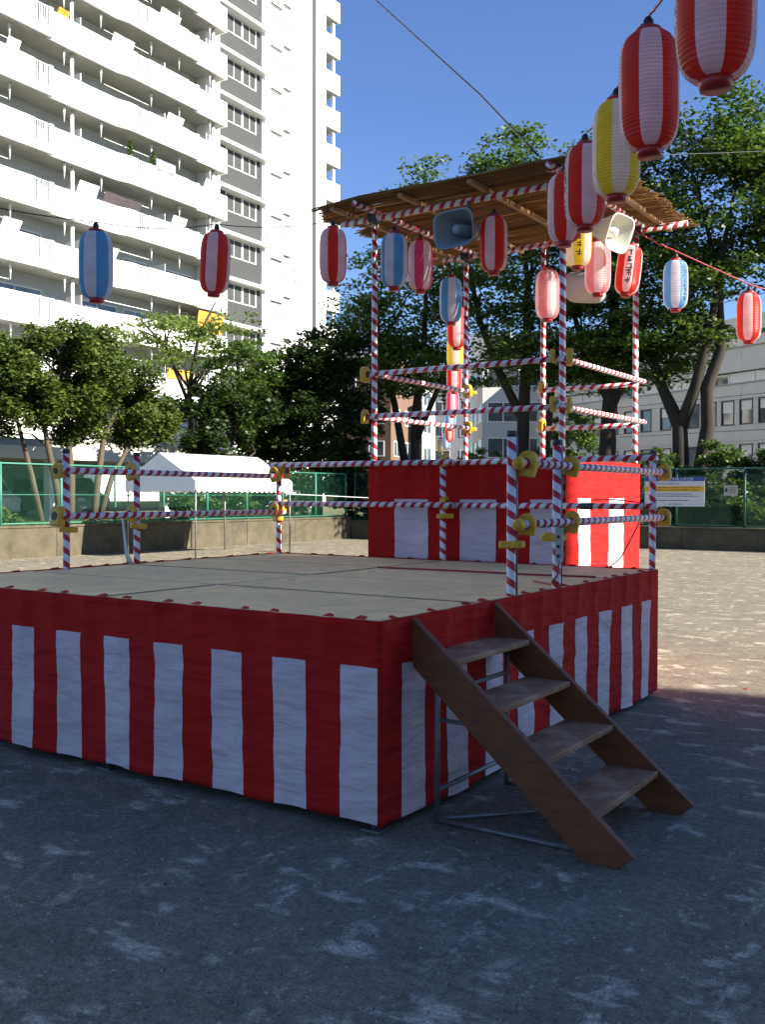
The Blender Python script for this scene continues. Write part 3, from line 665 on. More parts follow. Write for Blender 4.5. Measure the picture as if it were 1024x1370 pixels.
def curtain(label, p0, p1, nrm, ztop, zbot, stripes, zstripe, seed, cat='curtain', amp=1.0, tie=True, tie_in=None):
    p0 = Vector((*p0, 0)); p1 = Vector((*p1, 0)); L = (p1-p0).length; d = (p1-p0)/L; nv = Vector((*nrm, 0))
    root = thing('striped_curtain', label, cat, ((p0+p1)/2)[:], 'red and white striped curtains')
    def fold(s, z):
        h = (z-zbot)/(ztop-zbot); e = min(1, min(s, L-s)/0.12); e = e*e*(3-2*e)
        w = noise.noise(Vector((s*1.3+seed, z*6, seed)))*0.007 + noise.noise(Vector((s*2.0+seed+z*1.2, z*15+s*0.9, 3+seed)))*0.0062
        v = math.sin(s*5.1+seed)*0.014*(1-h) + noise.noise(Vector((s*2.2, z*0.8, seed*2.0)))*0.020*(1-h*0.8)
        # soft pulls running down from the ties
        q = (s/0.285+seed*0.37) % 1.0; pull = math.exp(-((q-0.5)/0.13)**2)*0.020*max(0, (h-0.55)/0.45)
        return 0.012 + e*(w+v+pull)*amp
    def zb(s): return zbot + 0.010*noise.noise(Vector((s*2.0, seed, 0.0))) + 0.004*math.sin(s*15)
    def P(s, u, extra=0.0):
        z = zb(s)+(ztop-zb(s))*u
        return p0 + d*s + nv*(max(0.004, fold(s, z))+extra) + Vector((0, 0, z))
    def patch(s0, s1, u0, u1, extra, name, mat, wob=0.0):
        ns = max(3, int((s1-s0)/0.03)); nu = max(3, int((u1-u0)*(ztop-zbot)/0.03)); mb = MB()
        for j in range(nu+1):
            u = u0+(u1-u0)*j/nu
            for i in range(ns+1):
                s = s0+(s1-s0)*i/ns
                if wob: s += wob*noise.noise(Vector((u*3.0, s0*7, seed)))
                mb.v.append(tuple(P(min(max(s, 0), L), u, extra)))
        for j in range(nu):
            for i in range(ns):
                a = j*(ns+1)+i; mb.f.append((a, a+1, a+ns+2, a+ns+1)); mb.mi.append(0)
        me = bpy.data.meshes.new(name); me.from_pydata(mb.v, [], mb.f); me.materials.append(M[mat]); me.polygons.foreach_set('use_smooth', [True]*len(mb.f))
        return link(name, me, root)
    c = patch(0, L, 0, 1, 0.0, 'red_cloth', 'cloth_red'); sol = c.modifiers.new('thickness', 'SOLIDIFY'); sol.thickness = 0.002
    us = (zstripe-zbot)/(ztop-zbot)
    for s0, s1 in stripes: patch(s0, s1, 0.001, us, 0.0035, 'white_stripe', 'cloth_white', 0.004)
    # seam of the top band
    if tie:
        s = 0.12
        while s < L-0.05:
            c = p0 + d*s; w = random.uniform(0.025, 0.04); z = ztop+0.002; b = -nv*random.uniform(0.015, 0.04)
            q = [c-d*w+nv*0.014, c+d*w*0.8+nv*0.014, c+d*w*random.uniform(0.4, 1.2)+b, c-d*w*random.uniform(0.1, 0.6)+b]
            mb = MB(); hz = [0.002, 0.002, 0.012, 0.008]
            mb.hexa([v+Vector((0, 0, z)) for v in q] + [v+Vector((0, 0, z+h)) for v, h in zip(q, hz)])
            link('tie', mb.mesh('tie', 'cloth_red'), root); s += random.choice((0.2, 0.33))*random.uniform(0.9, 1.1)
    return root
st = []
a = 0.015
while a < 3.8: st.append((a, a+0.209)); a += 0.4145
curtain('red and white striped curtain on the long stage side without the stairs', (0.012, 0), (-SW, 0), (0, -1), HS+0.004, 0.05, st, 0.775, 1.0)
st = []
a = 0.187
while a < 3.7: st.append((a, a+0.208)); a += 0.411
curtain('red and white striped curtain on the stage side behind the wooden stairs', (0, -0.012), (0, SD), (1, 0), HS+0.004, 0.04, st, 0.775, 4.0)
curtain('red and white striped curtain on the stage side facing the tent', (-SW, 0), (-SW, SD), (-1, 0), HS+0.004, 0.05, [(0.2+0.414*i, 0.41+0.414*i) for i in range(9)], 0.775, 6.0)
curtain('red and white striped curtain on the stage side facing the tower', (-SW, SD), (0, SD), (0, 1), HS+0.004, 0.05, [(0.2+0.414*i, 0.41+0.414*i) for i in range(9)], 0.775, 8.0)

# ------------------------------------------------------------------ stage railing
rail = thing('stage_railing', 'red and white taped pipe railing round the stage deck', 'railing', (-SW/2, SD/2, HS))
D_me = None
def d_plate():
    pts = [(-0.062, -0.085), (0.062, -0.085), (0.068, -0.02)] + [(0.068*math.cos(t), 0.02+0.068*math.sin(t)) for t in np.linspace(0.1, math.pi-0.1, 9)] + [(-0.068, -0.02)]
    mb = MB().prism(pts, 'Y', -0.028, 0.028)
    return mb.mesh('clamp_cover', 'yellow_plastic')
def tear():
    pts = [(0.06*math.cos(t)-0.01, 0.055*math.sin(t)) for t in np.linspace(0.7, 2*math.pi-0.7, 11)] + [(0.105, -0.018), (0.12, 0.0), (0.105, 0.018)]
    return MB().prism(pts, 'Z', -0.026, 0.026).mesh('clamp_cover', 'yellow_plastic')
DP, TE = d_plate(), tear()
NOSE = MB().lathe([(0.001, 0.075), (0.022, 0.075), (0.030, 0.066), (0.033, 0.03), (0.040, 0.0), (0.001, 0.0)], 14).mesh('bolt_cap', 'yellow_plastic', True)
HOLE = MB().tube([(0, -0.031, 0), (0, 0.031, 0)], 0.036, 12).mesh('clamp_hole', 'black')
def clamp(parent, p, axis, nose=None, scale=1.0):
    """cover slipped over a pipe running along `axis` at p; nose = direction of the bolt cap"""
    a = Vector(axis).normalized(); o = link('clamp_cover', DP, parent, p); bevel(o, 0.012, 2)
    o.rotation_euler = (random.uniform(-.15, .15), random.uniform(-.25, .25), math.atan2(a.y, a.x)-math.pi/2+random.uniform(-.12, .12)); sc = scale*random.uniform(0.74, 0.94); o.scale = (sc, sc*random.uniform(0.8, 1.3), sc*random.uniform(0.9, 1.1))
    link('clamp_hole', HOLE, o)
    if nose is not None:
        nv = Vector(nose).normalized(); c = link('bolt_cap', NOSE, parent, Vector(p)+nv*0.06); c.rotation_euler = nv.to_track_quat('Z', 'Y').to_euler()
def teardrop(parent, p, ang_, tilt=0.0):
    o = link('clamp_cover', TE, parent, p); o.scale = (0.82,)*3; o.rotation_euler = (tilt, random.uniform(-.1, .1), ang_); bevel(o, 0.010, 2)
def post(parent, x, y, z0, z1, r=0.0275, cap=True):
    pole('post', (x, y, z0), (x, y, z1), r, 'tape', parent)
    if cap: pole('post_cap', (x, y, z1), (x, y, z1+0.035), r*1.04, 'dark_steel', parent)
P1, P2 = 1.425, 2.065
UA, LA = HS+0.765, HS+0.412          # side rails
UB, LB = HS+0.875, HS+0.495          # back rails
Z1 = HS+0.88
post(rail, -0.045, P1, 0.02, Z1+0.04); post(rail, -0.045, P2, 0.02, Z1+0.02); post(rail, -0.03, SD-0.02, 0.02, Z1+0.02, 0.026)
post(rail, -SW+0.03, SD-0.03, 0.02, Z1); post(rail, -SW+0.03, 1.27, 0.02, Z1+0.02); post(rail, -SW+0.03, 1.99, 0.02, Z1+0.02); post(rail, -1.93, SD-0.03, 0.02, Z1)
for yv in (P1, P2):                  # plain pipes standing beside the taped posts
    pole('sleeve_pipe', (-0.045+0.012, yv+0.040, HS), (-0.045+0.012, yv+0.040, Z1+0.055), 0.009, 'steel', rail)
for z in (UA, LA):
    pole('rail', (0.022, P1-0.06, z), (0.022, SD+0.10, z), 0.0255, 'tape', rail)
    pole('rail', (-SW+0.09, 1.20, z), (-SW+0.09, SD+0.04, z), 0.0255, 'tape', rail)
for z in (UB, LB):
    pole('rail', (-SW-0.03, SD-0.09, z), (-1.80, SD-0.09, z), 0.0255, 'tape', rail); pole('rail', (-1.98, SD+0.03, z-0.003), (0.03, SD-0.085, z+0.002), 0.025, 'tape', rail)
pole('tape_knot', (-0.61, SD-0.052, LB), (-0.50, SD-0.059, LB), 0.0275, 'dark_steel', rail)
for z in (UA, LA):
    clamp(rail, (0.022, P1+0.075, z), (0, 1, 0)); clamp(rail, (0.022, P2+0.08, z), (0, 1, 0)); clamp(rail, (0.03, SD+0.08, z), (0, 1, 0))
    c = link('bolt_cap', NOSE, rail, (0.030, P1-0.055, z)); c.rotation_euler = Vector((0.35, -1, 0.05)).to_track_quat('Z', 'Y').to_euler()
    clamp(rail, (-SW+0.02, 1.20, z), (0, 1, 0)); clamp(rail, (-SW+0.04, 1.92, z+0.01), (0, 1, 0)); clamp(rail, (-SW+0.07, SD-0.14, z+0.02), (0, 1, 0)); clamp(rail, (-SW+0.10, SD-0.02, z+0.06), (1, 0, 0))
teardrop(rail, (-0.02, P1, LA-0.115), math.pi+0.6); teardrop(rail, (-0.05, P2, LA-0.10), math.pi+0.5); teardrop(rail, (-0.10, P2+0.05, LA-0.09), 0.4)
teardrop(rail, (-SW+0.03, 1.27, LA-0.105), 0.5); teardrop(rail, (-SW+0.03, 1.99, LA-0.095), 0.3); teardrop(rail, (-SW+0.03, SD-0.03, LA-0.07), 2.9)
teardrop(rail, (-1.93, SD-0.03, LB-0.10), 0.6); clamp(rail, (-1.90, SD-0.04, UB+0.02), (1, 0, 0), scale=0.8); clamp(rail, (-1.90, SD-0.04, LB+0.02), (1, 0, 0), scale=0.8)

# ------------------------------------------------------------------ tower
TX0, TX1, TY0, TY1, TZ = -2.794, -0.869, 4.02, 5.80, 4.18
tower = thing('scaffold_tower', 'scaffold drum tower of red and white taped pipes behind the stage', 'tower', ((TX0+TX1)/2, (TY0+TY1)/2, 0))
for x, y in ((TX0, TY0), (TX1, TY0), (TX1, TY1), (TX0, TY1), (-1.868, TY1)):
    pole('post', (x, y, 0.0), (x, y, 4.22), 0.0275, 'tape', tower)
for k in range(8):
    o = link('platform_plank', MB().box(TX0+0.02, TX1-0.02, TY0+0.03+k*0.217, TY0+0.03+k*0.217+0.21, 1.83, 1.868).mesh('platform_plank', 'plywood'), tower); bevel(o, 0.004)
for z in (0.3, 1.78):
    for p0, p1 in (((TX0, TY0+.06, z), (TX1, TY0+.06, z)), ((TX0, TY1-.06, z), (TX1, TY1-.06, z)), ((TX0+.06, TY0, z), (TX0+.06, TY1, z)), ((TX1-.06, TY0, z), (TX1-.06, TY1, z))):
        pole('ledger', p0, p1, 0.024, 'steel', tower)
for z in (2.72, 2.318):
    pole('rail', (TX0-0.02, TY0-0.053, z), (TX1+0.06, TY0-0.053, z), 0.0245, 'tape', tower)
    pole('rail', (TX0+0.053, TY0-0.05, z-0.012), (TX0+0.053, TY1+0.02, z-0.012), 0.0245, 'tape', tower)
    pole('rail', (TX1+0.053, TY0-0.10, z-0.01), (TX1+0.053, TY1+0.12, z-0.01), 0.0245, 'tape', tower)
    pole('rail', (-1.90, TY1-0.053, z-0.05), (TX1+0.05, TY1-0.053, z-0.05), 0.0245, 'tape', tower)
    clamp(tower, (TX0-0.075, TY0-0.05, z), (1, 0, 0), scale=0.95); clamp(tower, (TX1-0.045, TY0-0.09, z+0.02), (1, 0.2, 0), scale=0.95); clamp(tower, (TX1+0.085, TY0-0.045, z+0.01), (1, 0.3, 0), scale=0.95)
    clamp(tower, (TX0+0.04, TY1-0.03, z), (0, 1, 0), scale=0.9); teardrop(tower, (TX0+0.03, TY1, z-0.02), 0.4); teardrop(tower, (-1.868, TY1-0.03, z-0.05), 2.6); clamp(tower, (-1.85, TY1-0.06, z-0.01), (1, 0, 0), scale=0.8)
pole('beam', (TX0-0.36, TY0-0.052, TZ), (TX1+0.42, TY0-0.052, TZ), 0.027, 'tape', tower); pole('beam', (TX0-0.26, TY1-0.052, TZ), (TX1+0.52, TY1-0.052, TZ), 0.027, 'tape', tower)
pole('beam', (TX0+0.055, TY0-0.42, TZ+0.052), (TX0+0.055, TY1+0.10, TZ+0.052), 0.027, 'tape', tower); pole('beam', (TX1+0.055, TY0-0.42, TZ+0.052), (TX1+0.055, TY1+0.16, TZ+0.052), 0.027, 'tape', tower)
for x, y in ((TX0, TY0), (TX1, TY0), (TX1, TY1), (TX0, TY1)):
    o = link('coupler', MB().box(x-0.03, x+0.075, y-0.085, y+0.03, TZ-0.035, TZ+0.085).mesh('coupler', 'dark_steel'), tower); bevel(o, 0.012)
C4 = [((TX0-0.035, TY0-0.03), (TX1+0.03, TY0-0.03), (0, -1)), ((TX1+0.03, TY0-0.03), (TX1+0.03, TY1+0.03), (1, 0)), ((TX0-0.03, TY1+0.03), (TX1+0.03, TY1+0.03), (0, 1)), ((TX0-0.035, TY0-0.03), (TX0-0.035, TY1+0.03), (-1, 0))]
curtain('wide striped red and white curtain on the tower base facing the stage', *C4[0], 1.885, 0.06, [(0.30, 0.67), (1.0, 1.36), (1.69, 1.985)], 1.535, 11.0, tie=False, amp=1.2)
curtain('wide striped red and white curtain on the sunlit side of the tower base', *C4[1], 1.885, 0.06, [(0.27, 0.56), (1.0, 1.35)], 1.545, 13.0, tie=False, amp=1.2)
curtain('wide striped red and white curtain on the rear of the tower base', *C4[2], 1.885, 0.06, [(0.3, 0.65), (1.0, 1.35)], 1.54, 15.0, tie=False)
curtain('wide striped red and white curtain on the tower base facing the tent', *C4[3], 1.885, 0.06, [(0.3, 0.65), (1.0, 1.35)], 1.54, 17.0, tie=False)

# reed roof
roof = thing('reed_roof', 'flat roof of brown reed mats lying on the tower beams', 'roof', ((TX0+TX1)/2, (TY0+TY1)/2, TZ+0.08))
RX0, RX1, RY0, RY1 = -3.24, -0.40, 3.58, 6.12
for xv in (-3.0, -2.25, -1.55, -0.62):
    o = link('batten', MB().box(xv-0.022, xv+0.022, RY0+0.03, RY1-0.04, TZ+0.030 if abs(xv+2.25) < 2 else TZ+0.03, TZ+0.066).mesh('batten', 'batten'), roof)
rng = random.Random(3)
def reed_mat_mesh(y0, y1, x0, x1, z, step, keep, layer):
    mb = MB(); y = y0
    while y < y1:
        y += step*rng.uniform(0.75, 1.3)
        if rng.random() > keep: continue
        a = x0+rng.uniform(-0.10, 0.06)+(0.08*math.sin(y*9+layer)); b = x1+rng.uniform(-0.05, 0.07) - 0.20*max(0, (y0+0.5-y)) * (1 if layer else 0.4)
        r = rng.uniform(0.0038, 0.0065); dy = rng.uniform(-0.012, 0.012); n = 5
        pts = [(a+(b-a)*i/n, y+dy*i/n+rng.uniform(-.002, .002), z+rng.uniform(0, 0.012)+0.010*math.sin(i*1.3+y*2)-0.03*((i/n-0.5)*2)**4) for i in range(n+1)]
        mb.tube(pts, [r, r, r, r, r*0.9, r*0.7], 4, False)
    return mb.mesh('reed_mat', 'reed', True)
for (ya, yb, zz, ly) in ((RY0, 4.52, TZ+0.080, 0), (4.44, 5.38, TZ+0.094, 1), (5.30, RY1, TZ+0.080, 0)):
    for L2 in (0, 1):
        o = link('reed_mat', reed_mat_mesh(ya, yb, RX0, RX1, zz+0.012*L2, 0.0098, 0.93 if L2 == 0 else 0.80, ly), roof); o['kind'] = 'stuff'
for xv in (-2.9, -2.3, -1.7, -1.1, -0.7):
    link('mat_string', MB().tube([(xv, RY0+0.02, TZ+0.074), (xv+0.01, 4.8, TZ+0.079), (xv, RY1-0.02, TZ+0.074)], 0.003, 4).mesh('mat_string', 'black'), roof)

# ------------------------------------------------------------------ wooden stairs
stair = thing('wooden_stairs', 'brown wooden stairs with four treads against the stage', 'stairs', (0.55, 0.68, 0))
prof = [(0.035, 0.985), (0.035, 0.755), (0.900, 0.0), (1.055, 0.0), (1.125, 0.062)]
for ya, yb in ((0.225, 0.265), (1.065, 1.105)):
    o = link('stringer', MB().prism(prof, 'Y', ya, yb).mesh('stringer', 'stringer'), stair); bevel(o, 0.004)
for k in range(4):
    z = 0.80-0.198*k; xf = 0.035+(0.985-z)/0.848-0.004
    me = MB().box(-0.255, 0.0, -0.3985, 0.3985, -0.030, 0.0).mesh('tread', 'tread')
    o = link('tread', me, stair, (xf, 0.665, z)); bevel(o, 0.005); o.rotation_euler = (0, random.uniform(-.01, .01), 0)
for yv in (0.30, 1.03):
    link('support_leg', MB().tube([(0.13, yv, 0.012), (0.13, yv, 0.80)], 0.014, 8).mesh('support_leg', 'steel', True), stair)
    link('floor_bar', MB().tube([(0.13, yv, 0.02), (0.82, yv-0.0, 0.02)], 0.012, 6).mesh('floor_bar', 'steel', True), stair)
for z in (0.62, 0.16): link('cross_bar', MB().tube([(0.13, 0.30, z), (0.13, 1.03, z)], 0.012, 6).mesh('cross_bar', 'steel', True), stair)
link('cross_bar', MB().tube([(0.13, 0.30, 0.022), (0.78, 1.03, 0.022)], 0.012, 6).mesh('cross_bar', 'steel', True), stair)
link('cross_bar', MB().tube([(0.15, 0.30, 0.50), (0.38, 0.30, 0.50)], 0.010, 6).mesh('cross_bar', 'steel', True), stair)

for k in range(4):
    z = 0.80-0.198*k; xf = 0.035+(0.985-z)/0.848-0.004
    for dx in (0.07, 0.18):
        link('nail', MB().tube([(xf-dx, 0.2215, z-0.015), (xf-dx, 0.2255, z-0.015)], 0.006, 8).mesh('nail', 'dark_steel'), stair)
        link('nail', MB().tube([(xf-dx, 1.1045, z-0.015), (xf-dx, 1.1085, z-0.015)], 0.006, 8).mesh('nail', 'dark_steel'), stair)

# ------------------------------------------------------------------ lanterns
NS, NR, HB, RB = 64, 30, 0.232, 0.119
def lantern_body(col):
    prof = []; rings = NR*2
    for i in range(rings+1):
        t = -1+2*i/rings; r = 0.048+(RB-0.048)*(1-abs(t)**4.6)**0.50
        if 0 < i < rings: r *= (1.0 if i % 2 else 0.980)
        prof.append((r, t*HB))
    return MB().lathe(prof, NS, mats=lambda j: 0 if (j//8) % 2 == 0 else 1).mesh('lantern_body', [col, 'l_white'], False)
RING = MB().lathe([(0.03, -0.012), (0.052, -0.012), (0.054, 0.010), (0.050, 0.016), (0.03, 0.016)], 24).mesh('ring', 'l_ring', True)
BASE = MB().lathe([(0.001, -0.028), (0.046, -0.028), (0.050, -0.012), (0.052, 0.010), (0.03, 0.012)], 24).mesh('base_ring', 'l_ring', True)
SOCK = MB().lathe([(0.001, 0.0), (0.016, 0.0), (0.021, 0.02), (0.021, 0.04), (0.012, 0.055), (0.001, 0.055)], 12).mesh('bulb_socket', 'black', True)
BAIL = MB().tube([(-0.045, 0, 0.0), (-0.03, 0, 0.025), (0, 0, 0.034), (0.03, 0, 0.025), (0.045, 0, 0.0)], 0.0025, 5).mesh('bail', 'dark_steel', True)
bodies = {}
def lettering(seed, rows, zc=0.0, zh=0.17, size=0.034, phi=R(67.5)):
    rg = random.Random(seed); mb = MB()
    for i in range(rows):
        z = zc+zh-(2*zh)*(i+0.5)/rows; s = min(size, zh/rows*0.92)
        strokes = []
        for k in range(rg.randint(2, 3)): y = rg.uniform(-.8, .8); strokes.append((-0.9*rg.uniform(.5, 1), y, 0.9*rg.uniform(.5, 1), y+rg.uniform(-.1, .35)))
        for k in range(rg.randint(1, 3)): x = rg.uniform(-.7, .7); strokes.append((x, 0.9, x+rg.uniform(-.4, .4), -0.9))
        for (x0, y0, x1, y1) in strokes:
            n = 3; dx, dy = x1-x0, y1-y0; Ln = math.hypot(dx, dy); px, py = -dy/Ln*0.15, dx/Ln*0.15
            for q in range(n):
                pts = []
                for (t, sg) in ((q/n, -1), (q/n, 1), ((q+1)/n, 1), ((q+1)/n, -1)):
                    x = (x0+dx*t+px*sg)*s; zz = z+(y0+dy*t+py*sg)*s
                    tt = zz/HB; r = 0.048+(RB-0.048)*(1-min(0.99, abs(tt))**4.6)**0.50+0.0014
                    a = phi+x/r; pts.append((r*math.cos(a), r*math.sin(a), zz))
                mb.quad(*pts)
    return mb.mesh('lettering', 'ink')
LET = {}
LG = 'paper lanterns strung round the tower'
def lantern(col, p, label, face=0.0, hang=None, tilt=(0, 0), text=None, seg=None):
    if col not in bodies: bodies[col] = lantern_body(col)
    p = Vector(p); tc = Vector((2.532-p.x, -3.736-p.y)); base = math.atan2(tc.y, tc.x)
    rz = base - R(67.5) + R(face)         # face 0: a white sector looks at the photographer
    root = thing('paper_lantern', label, 'lantern', p, LG, world=False, rot=(tilt[0], tilt[1], rz))
    link('lantern_body', bodies[col], root); link('top_ring', RING, root, (0, 0, HB+0.003)); link('base_ring', BASE, root, (0, 0, -HB-0.003))
    link('bulb_socket', SOCK, root, (0, 0, HB+0.014)); link('bail', BAIL, root, (0, 0, HB+0.012))
    if text is not None:
        if text not in LET: LET[text] = lettering(text[0], text[1], phi=R(67.5+text[2]))
        link('lettering', LET[text], root)
    if hang is not None:
        h = Vector(hang)-p; me = MB().tube([(0, 0, 0), (0, 0, (h-Vector((0, 0, HB+0.06))).length)], 0.004, 5).mesh('hanging_cord', 'red_cable', True)
        c = bpy.data.objects.new('hanging_cord', me); COL.objects.link(c); c.parent = root
        v = Matrix.Rotation(-rz, 3, 'Z') @ (h-Vector((0, 0, HB+0.06))); c.location = (0, 0, HB+0.06); c.rotation_euler = v.to_track_quat('Z', 'Y').to_euler()
    return root
def string(label, pts, mat='black', r=0.006, sag=0.0, twist=False):
    q = []
    P_ = [Vector(p) for p in pts]
    for a, b in zip(P_[:-1], P_[1:]):
        for i in range(6): t = i/6; q.append(a.lerp(b, t)-Vector((0, 0, sag*4*t*(1-t))))
    q.append(P_[-1])
    root = thing('lantern_cable', label, 'cable', q[0], world=True)
    link('cable', MB().tube(q, r, 6).mesh('cable', mat, True), root)
    if twist:
        w = []
        for a, b in zip(q[:-1], q[1:]):
            L = (b-a).length; n = max(2, int(L/0.04)); d = (b-a)/L; e1 = d.cross(Vector((0, 0, 1))).normalized(); e2 = d.cross(e1)
            for i in range(n): t = i/n; an2 = (a-q[0]).length*60+t*L*60; w.append(a.lerp(b, t)+(e1*math.cos(an2)+e2*math.sin(an2))*r*1.1)
        link('second_strand', MB().tube(w, r*0.6, 4, False).mesh('second_strand', 'l_rose'), root)
    return root
UPC = Vector((0, 0, HB+0.072))
def V(*a): return Vector(a)
A_ = [V(1.68, -.66, 3.07), V(1.19, .16, 3.19), V(.73, 1.02, 3.30), V(.27, 1.73, 3.38), V(-.25, 2.63, 3.55)]
string('red twisted cable carrying lanterns from the tower roof over the stage stairs', [V(-.83, 3.60, 4.18)]+[p+UPC for p in reversed(A_)]+[V(2.35, -1.75, 3.28), V(4.2, -4.9, 3.5)], 'red_cable', 0.005, 0.03, True)
lantern('l_red', A_[0], 'red and white lantern with black lettering at the outer end of the stairs cable', -8, A_[0]+UPC, text=(11, 5, -90))
lantern('l_red', A_[1], 'red and white lantern between the lettered one and the yellow one', 4, A_[1]+UPC, (0.03, 0.0))
lantern('l_yellow', A_[2], 'yellow and white lantern on the cable over the stairs', 12, A_[2]+UPC)
lantern('l_red', A_[3], 'red and white lantern next to the yellow one, on its tower side', 14, A_[3]+UPC, text=(12, 6, -90))
lantern('l_red', A_[4], 'red and white lantern nearest the roof on the cable over the stairs', 30, A_[4]+UPC)
B_ = [V(-2.66, 3.18, 3.66), V(-2.88, 1.94, 3.38), V(-3.03, .90, 3.18)]
string('thin black cable carrying lanterns from the tower towards the apartment block', [V(-2.74, 3.62, 4.20)]+[p+UPC for p in B_]+[V(-3.25, -.6, 3.45), V(-3.6, -3.5, 3.6)], 'black', 0.004, 0.04)
lantern('l_red', B_[0], 'red and white lantern hanging off the corner of the reed roof', 45, B_[0]+UPC)
lantern('l_red', B_[1], 'red and white lantern before the apartment balconies', -14, B_[1]+UPC, (0.0, -0.05))
lantern('l_blue', B_[2], 'pale blue and white lantern before the apartment balconies', -22, B_[2]+UPC)
D_ = [V(-2.27, 3.56, 3.64), V(-2.45, 4.29, 3.76), V(-2.71, 5.32, 3.63)]
E_ = [V(-3.2, 6.31, 3.53), V(-4.21, 8.04, 3.54), V(-5.22, 9.77, 3.43), V(-6.49, 11.93, 3.25), V(-8.03, 14.51, 3.21), V(-10.05, 17.97, 3.18), V(-12.14, 21.39, 3.17), V(-14.83, 25.6, 3.29)]
string('red cable carrying the long row of lanterns away from the tower', [V(-2.15, 3.60, 4.12)]+[p+UPC for p in D_+E_]+[V(-16.6, 28.4, 3.9)], 'red_cable', 0.005, 0.02)
lantern('l_blue', D_[0], 'pale blue and white lantern under the reed roof beside the grey loudspeaker', -24, D_[0]+UPC)
lantern('l_pink', D_[1], 'bright pink and white lantern under the reed roof', 38, D_[1]+UPC)
lantern('l_blue', D_[2], 'light blue and white lantern hanging behind the tower rails at the roof edge', 8, D_[2]+UPC)
ec = [('l_red', 'first red and white lantern in the row running away behind the tower'), ('l_yellow', 'yellow and white lantern in the row running away behind the tower'), ('l_red', 'red and white lantern between yellow and pink ones in the row behind the tower'), ('l_pink', 'pink and white lantern in the row running away behind the tower'), ('l_blue', 'light blue and white lantern next to the pink one in the row behind the tower'), ('l_red', 'red and white lantern between the two light blue ones in the row behind the tower'), ('l_blue', 'light blue and white lantern farther along the row behind the tower'), ('l_yellow', 'last small yellow lantern of the row, near the tree trunks')]
for p, (c_, lb_) in zip(E_, ec): lantern(c_, p, lb_, 0, p+UPC)
C_ = [V(-.48, 5.82, 3.62), V(.08, 6.35, 3.33)]
string('red cable carrying lanterns from the tower towards the office building', [V(-.81, 5.62, 4.14), V(-.62, 5.72, 4.02)]+[p+UPC+V(0, 0, .02) for p in C_]+[V(.75, 7.0, 3.42), V(3.2, 9.3, 3.0)], 'red_cable', 0.007, 0.0, True)
lantern('l_blue', C_[0], 'blue and white lantern with black lettering before the trees', 0, C_[0]+UPC, text=(21, 8, 45))
lantern('l_red', C_[1], 'orange red sunlit lantern beside the office building', -4, C_[1]+UPC+V(0, 0, .02))
lantern('l_rose', V(-1.51, 5.12, 3.52), 'rose pink lantern hanging behind the tower post', 20, V(-1.51, 5.12, 4.2))
lantern('l_yellow', V(-.83, 4.24, 3.77), 'yellow lantern with black lettering under the reed roof', -40, V(-.83, 4.24, 4.2), text=(31, 5, 45))
lantern('l_rose', V(-.91, 4.9, 3.66), 'rose pink lantern with lettering below the cream loudspeaker', 4, V(-.91, 4.9, 4.2), text=(41, 7, 90))
lantern('l_red', V(-.80, 5.40, 3.72), 'tilted red lantern with black lettering by the tower post', 0, V(-.80, 5.40, 4.2), (0.10, -0.16), text=(51, 5, 0))
lantern('l_red', V(-1.44, 3.86, 3.73), 'red and white lantern hanging under the roof front beside the grey loudspeaker', -18, V(-1.44, 3.9, 4.15))
string('black power cable rising from the roof corner into the sky', [V(-.95, 3.7, 4.35), V(-2.3, 5.2, 5.65), V(-5.5, 7.9, 8.65), V(-14, 15, 17)], 'black', 0.009, 0.0)
string('grey overhead wire passing behind the roof edge', [V(-1.0, 5.0, 4.72), V(1.2, 10, 5.9), V(5, 19, 8.0)], 'black', 0.005, 0.02)

for k_, (a_, b_, lbw) in enumerate((((-26, 52, 9.3), (2, 42, 10.2), 'thin dark overhead wire crossing the office wall above the upper windows'), ((-26, 52, 6.6), (2, 42, 6.9), 'thin dark overhead wire crossing the office wall at window level'), ((-26, 52.2, 5.1), (2, 42.2, 5.0), 'thin dark overhead wire crossing the office wall below the windows'), ((-26, 52, 10.6), (2, 42, 12.2), 'topmost thin dark overhead wire before the office wall'))):
    string(lbw, [V(*a_), V(-12, 47, (a_[2]+b_[2])/2-0.25), V(*b_)], 'black', 0.016, 0.1)

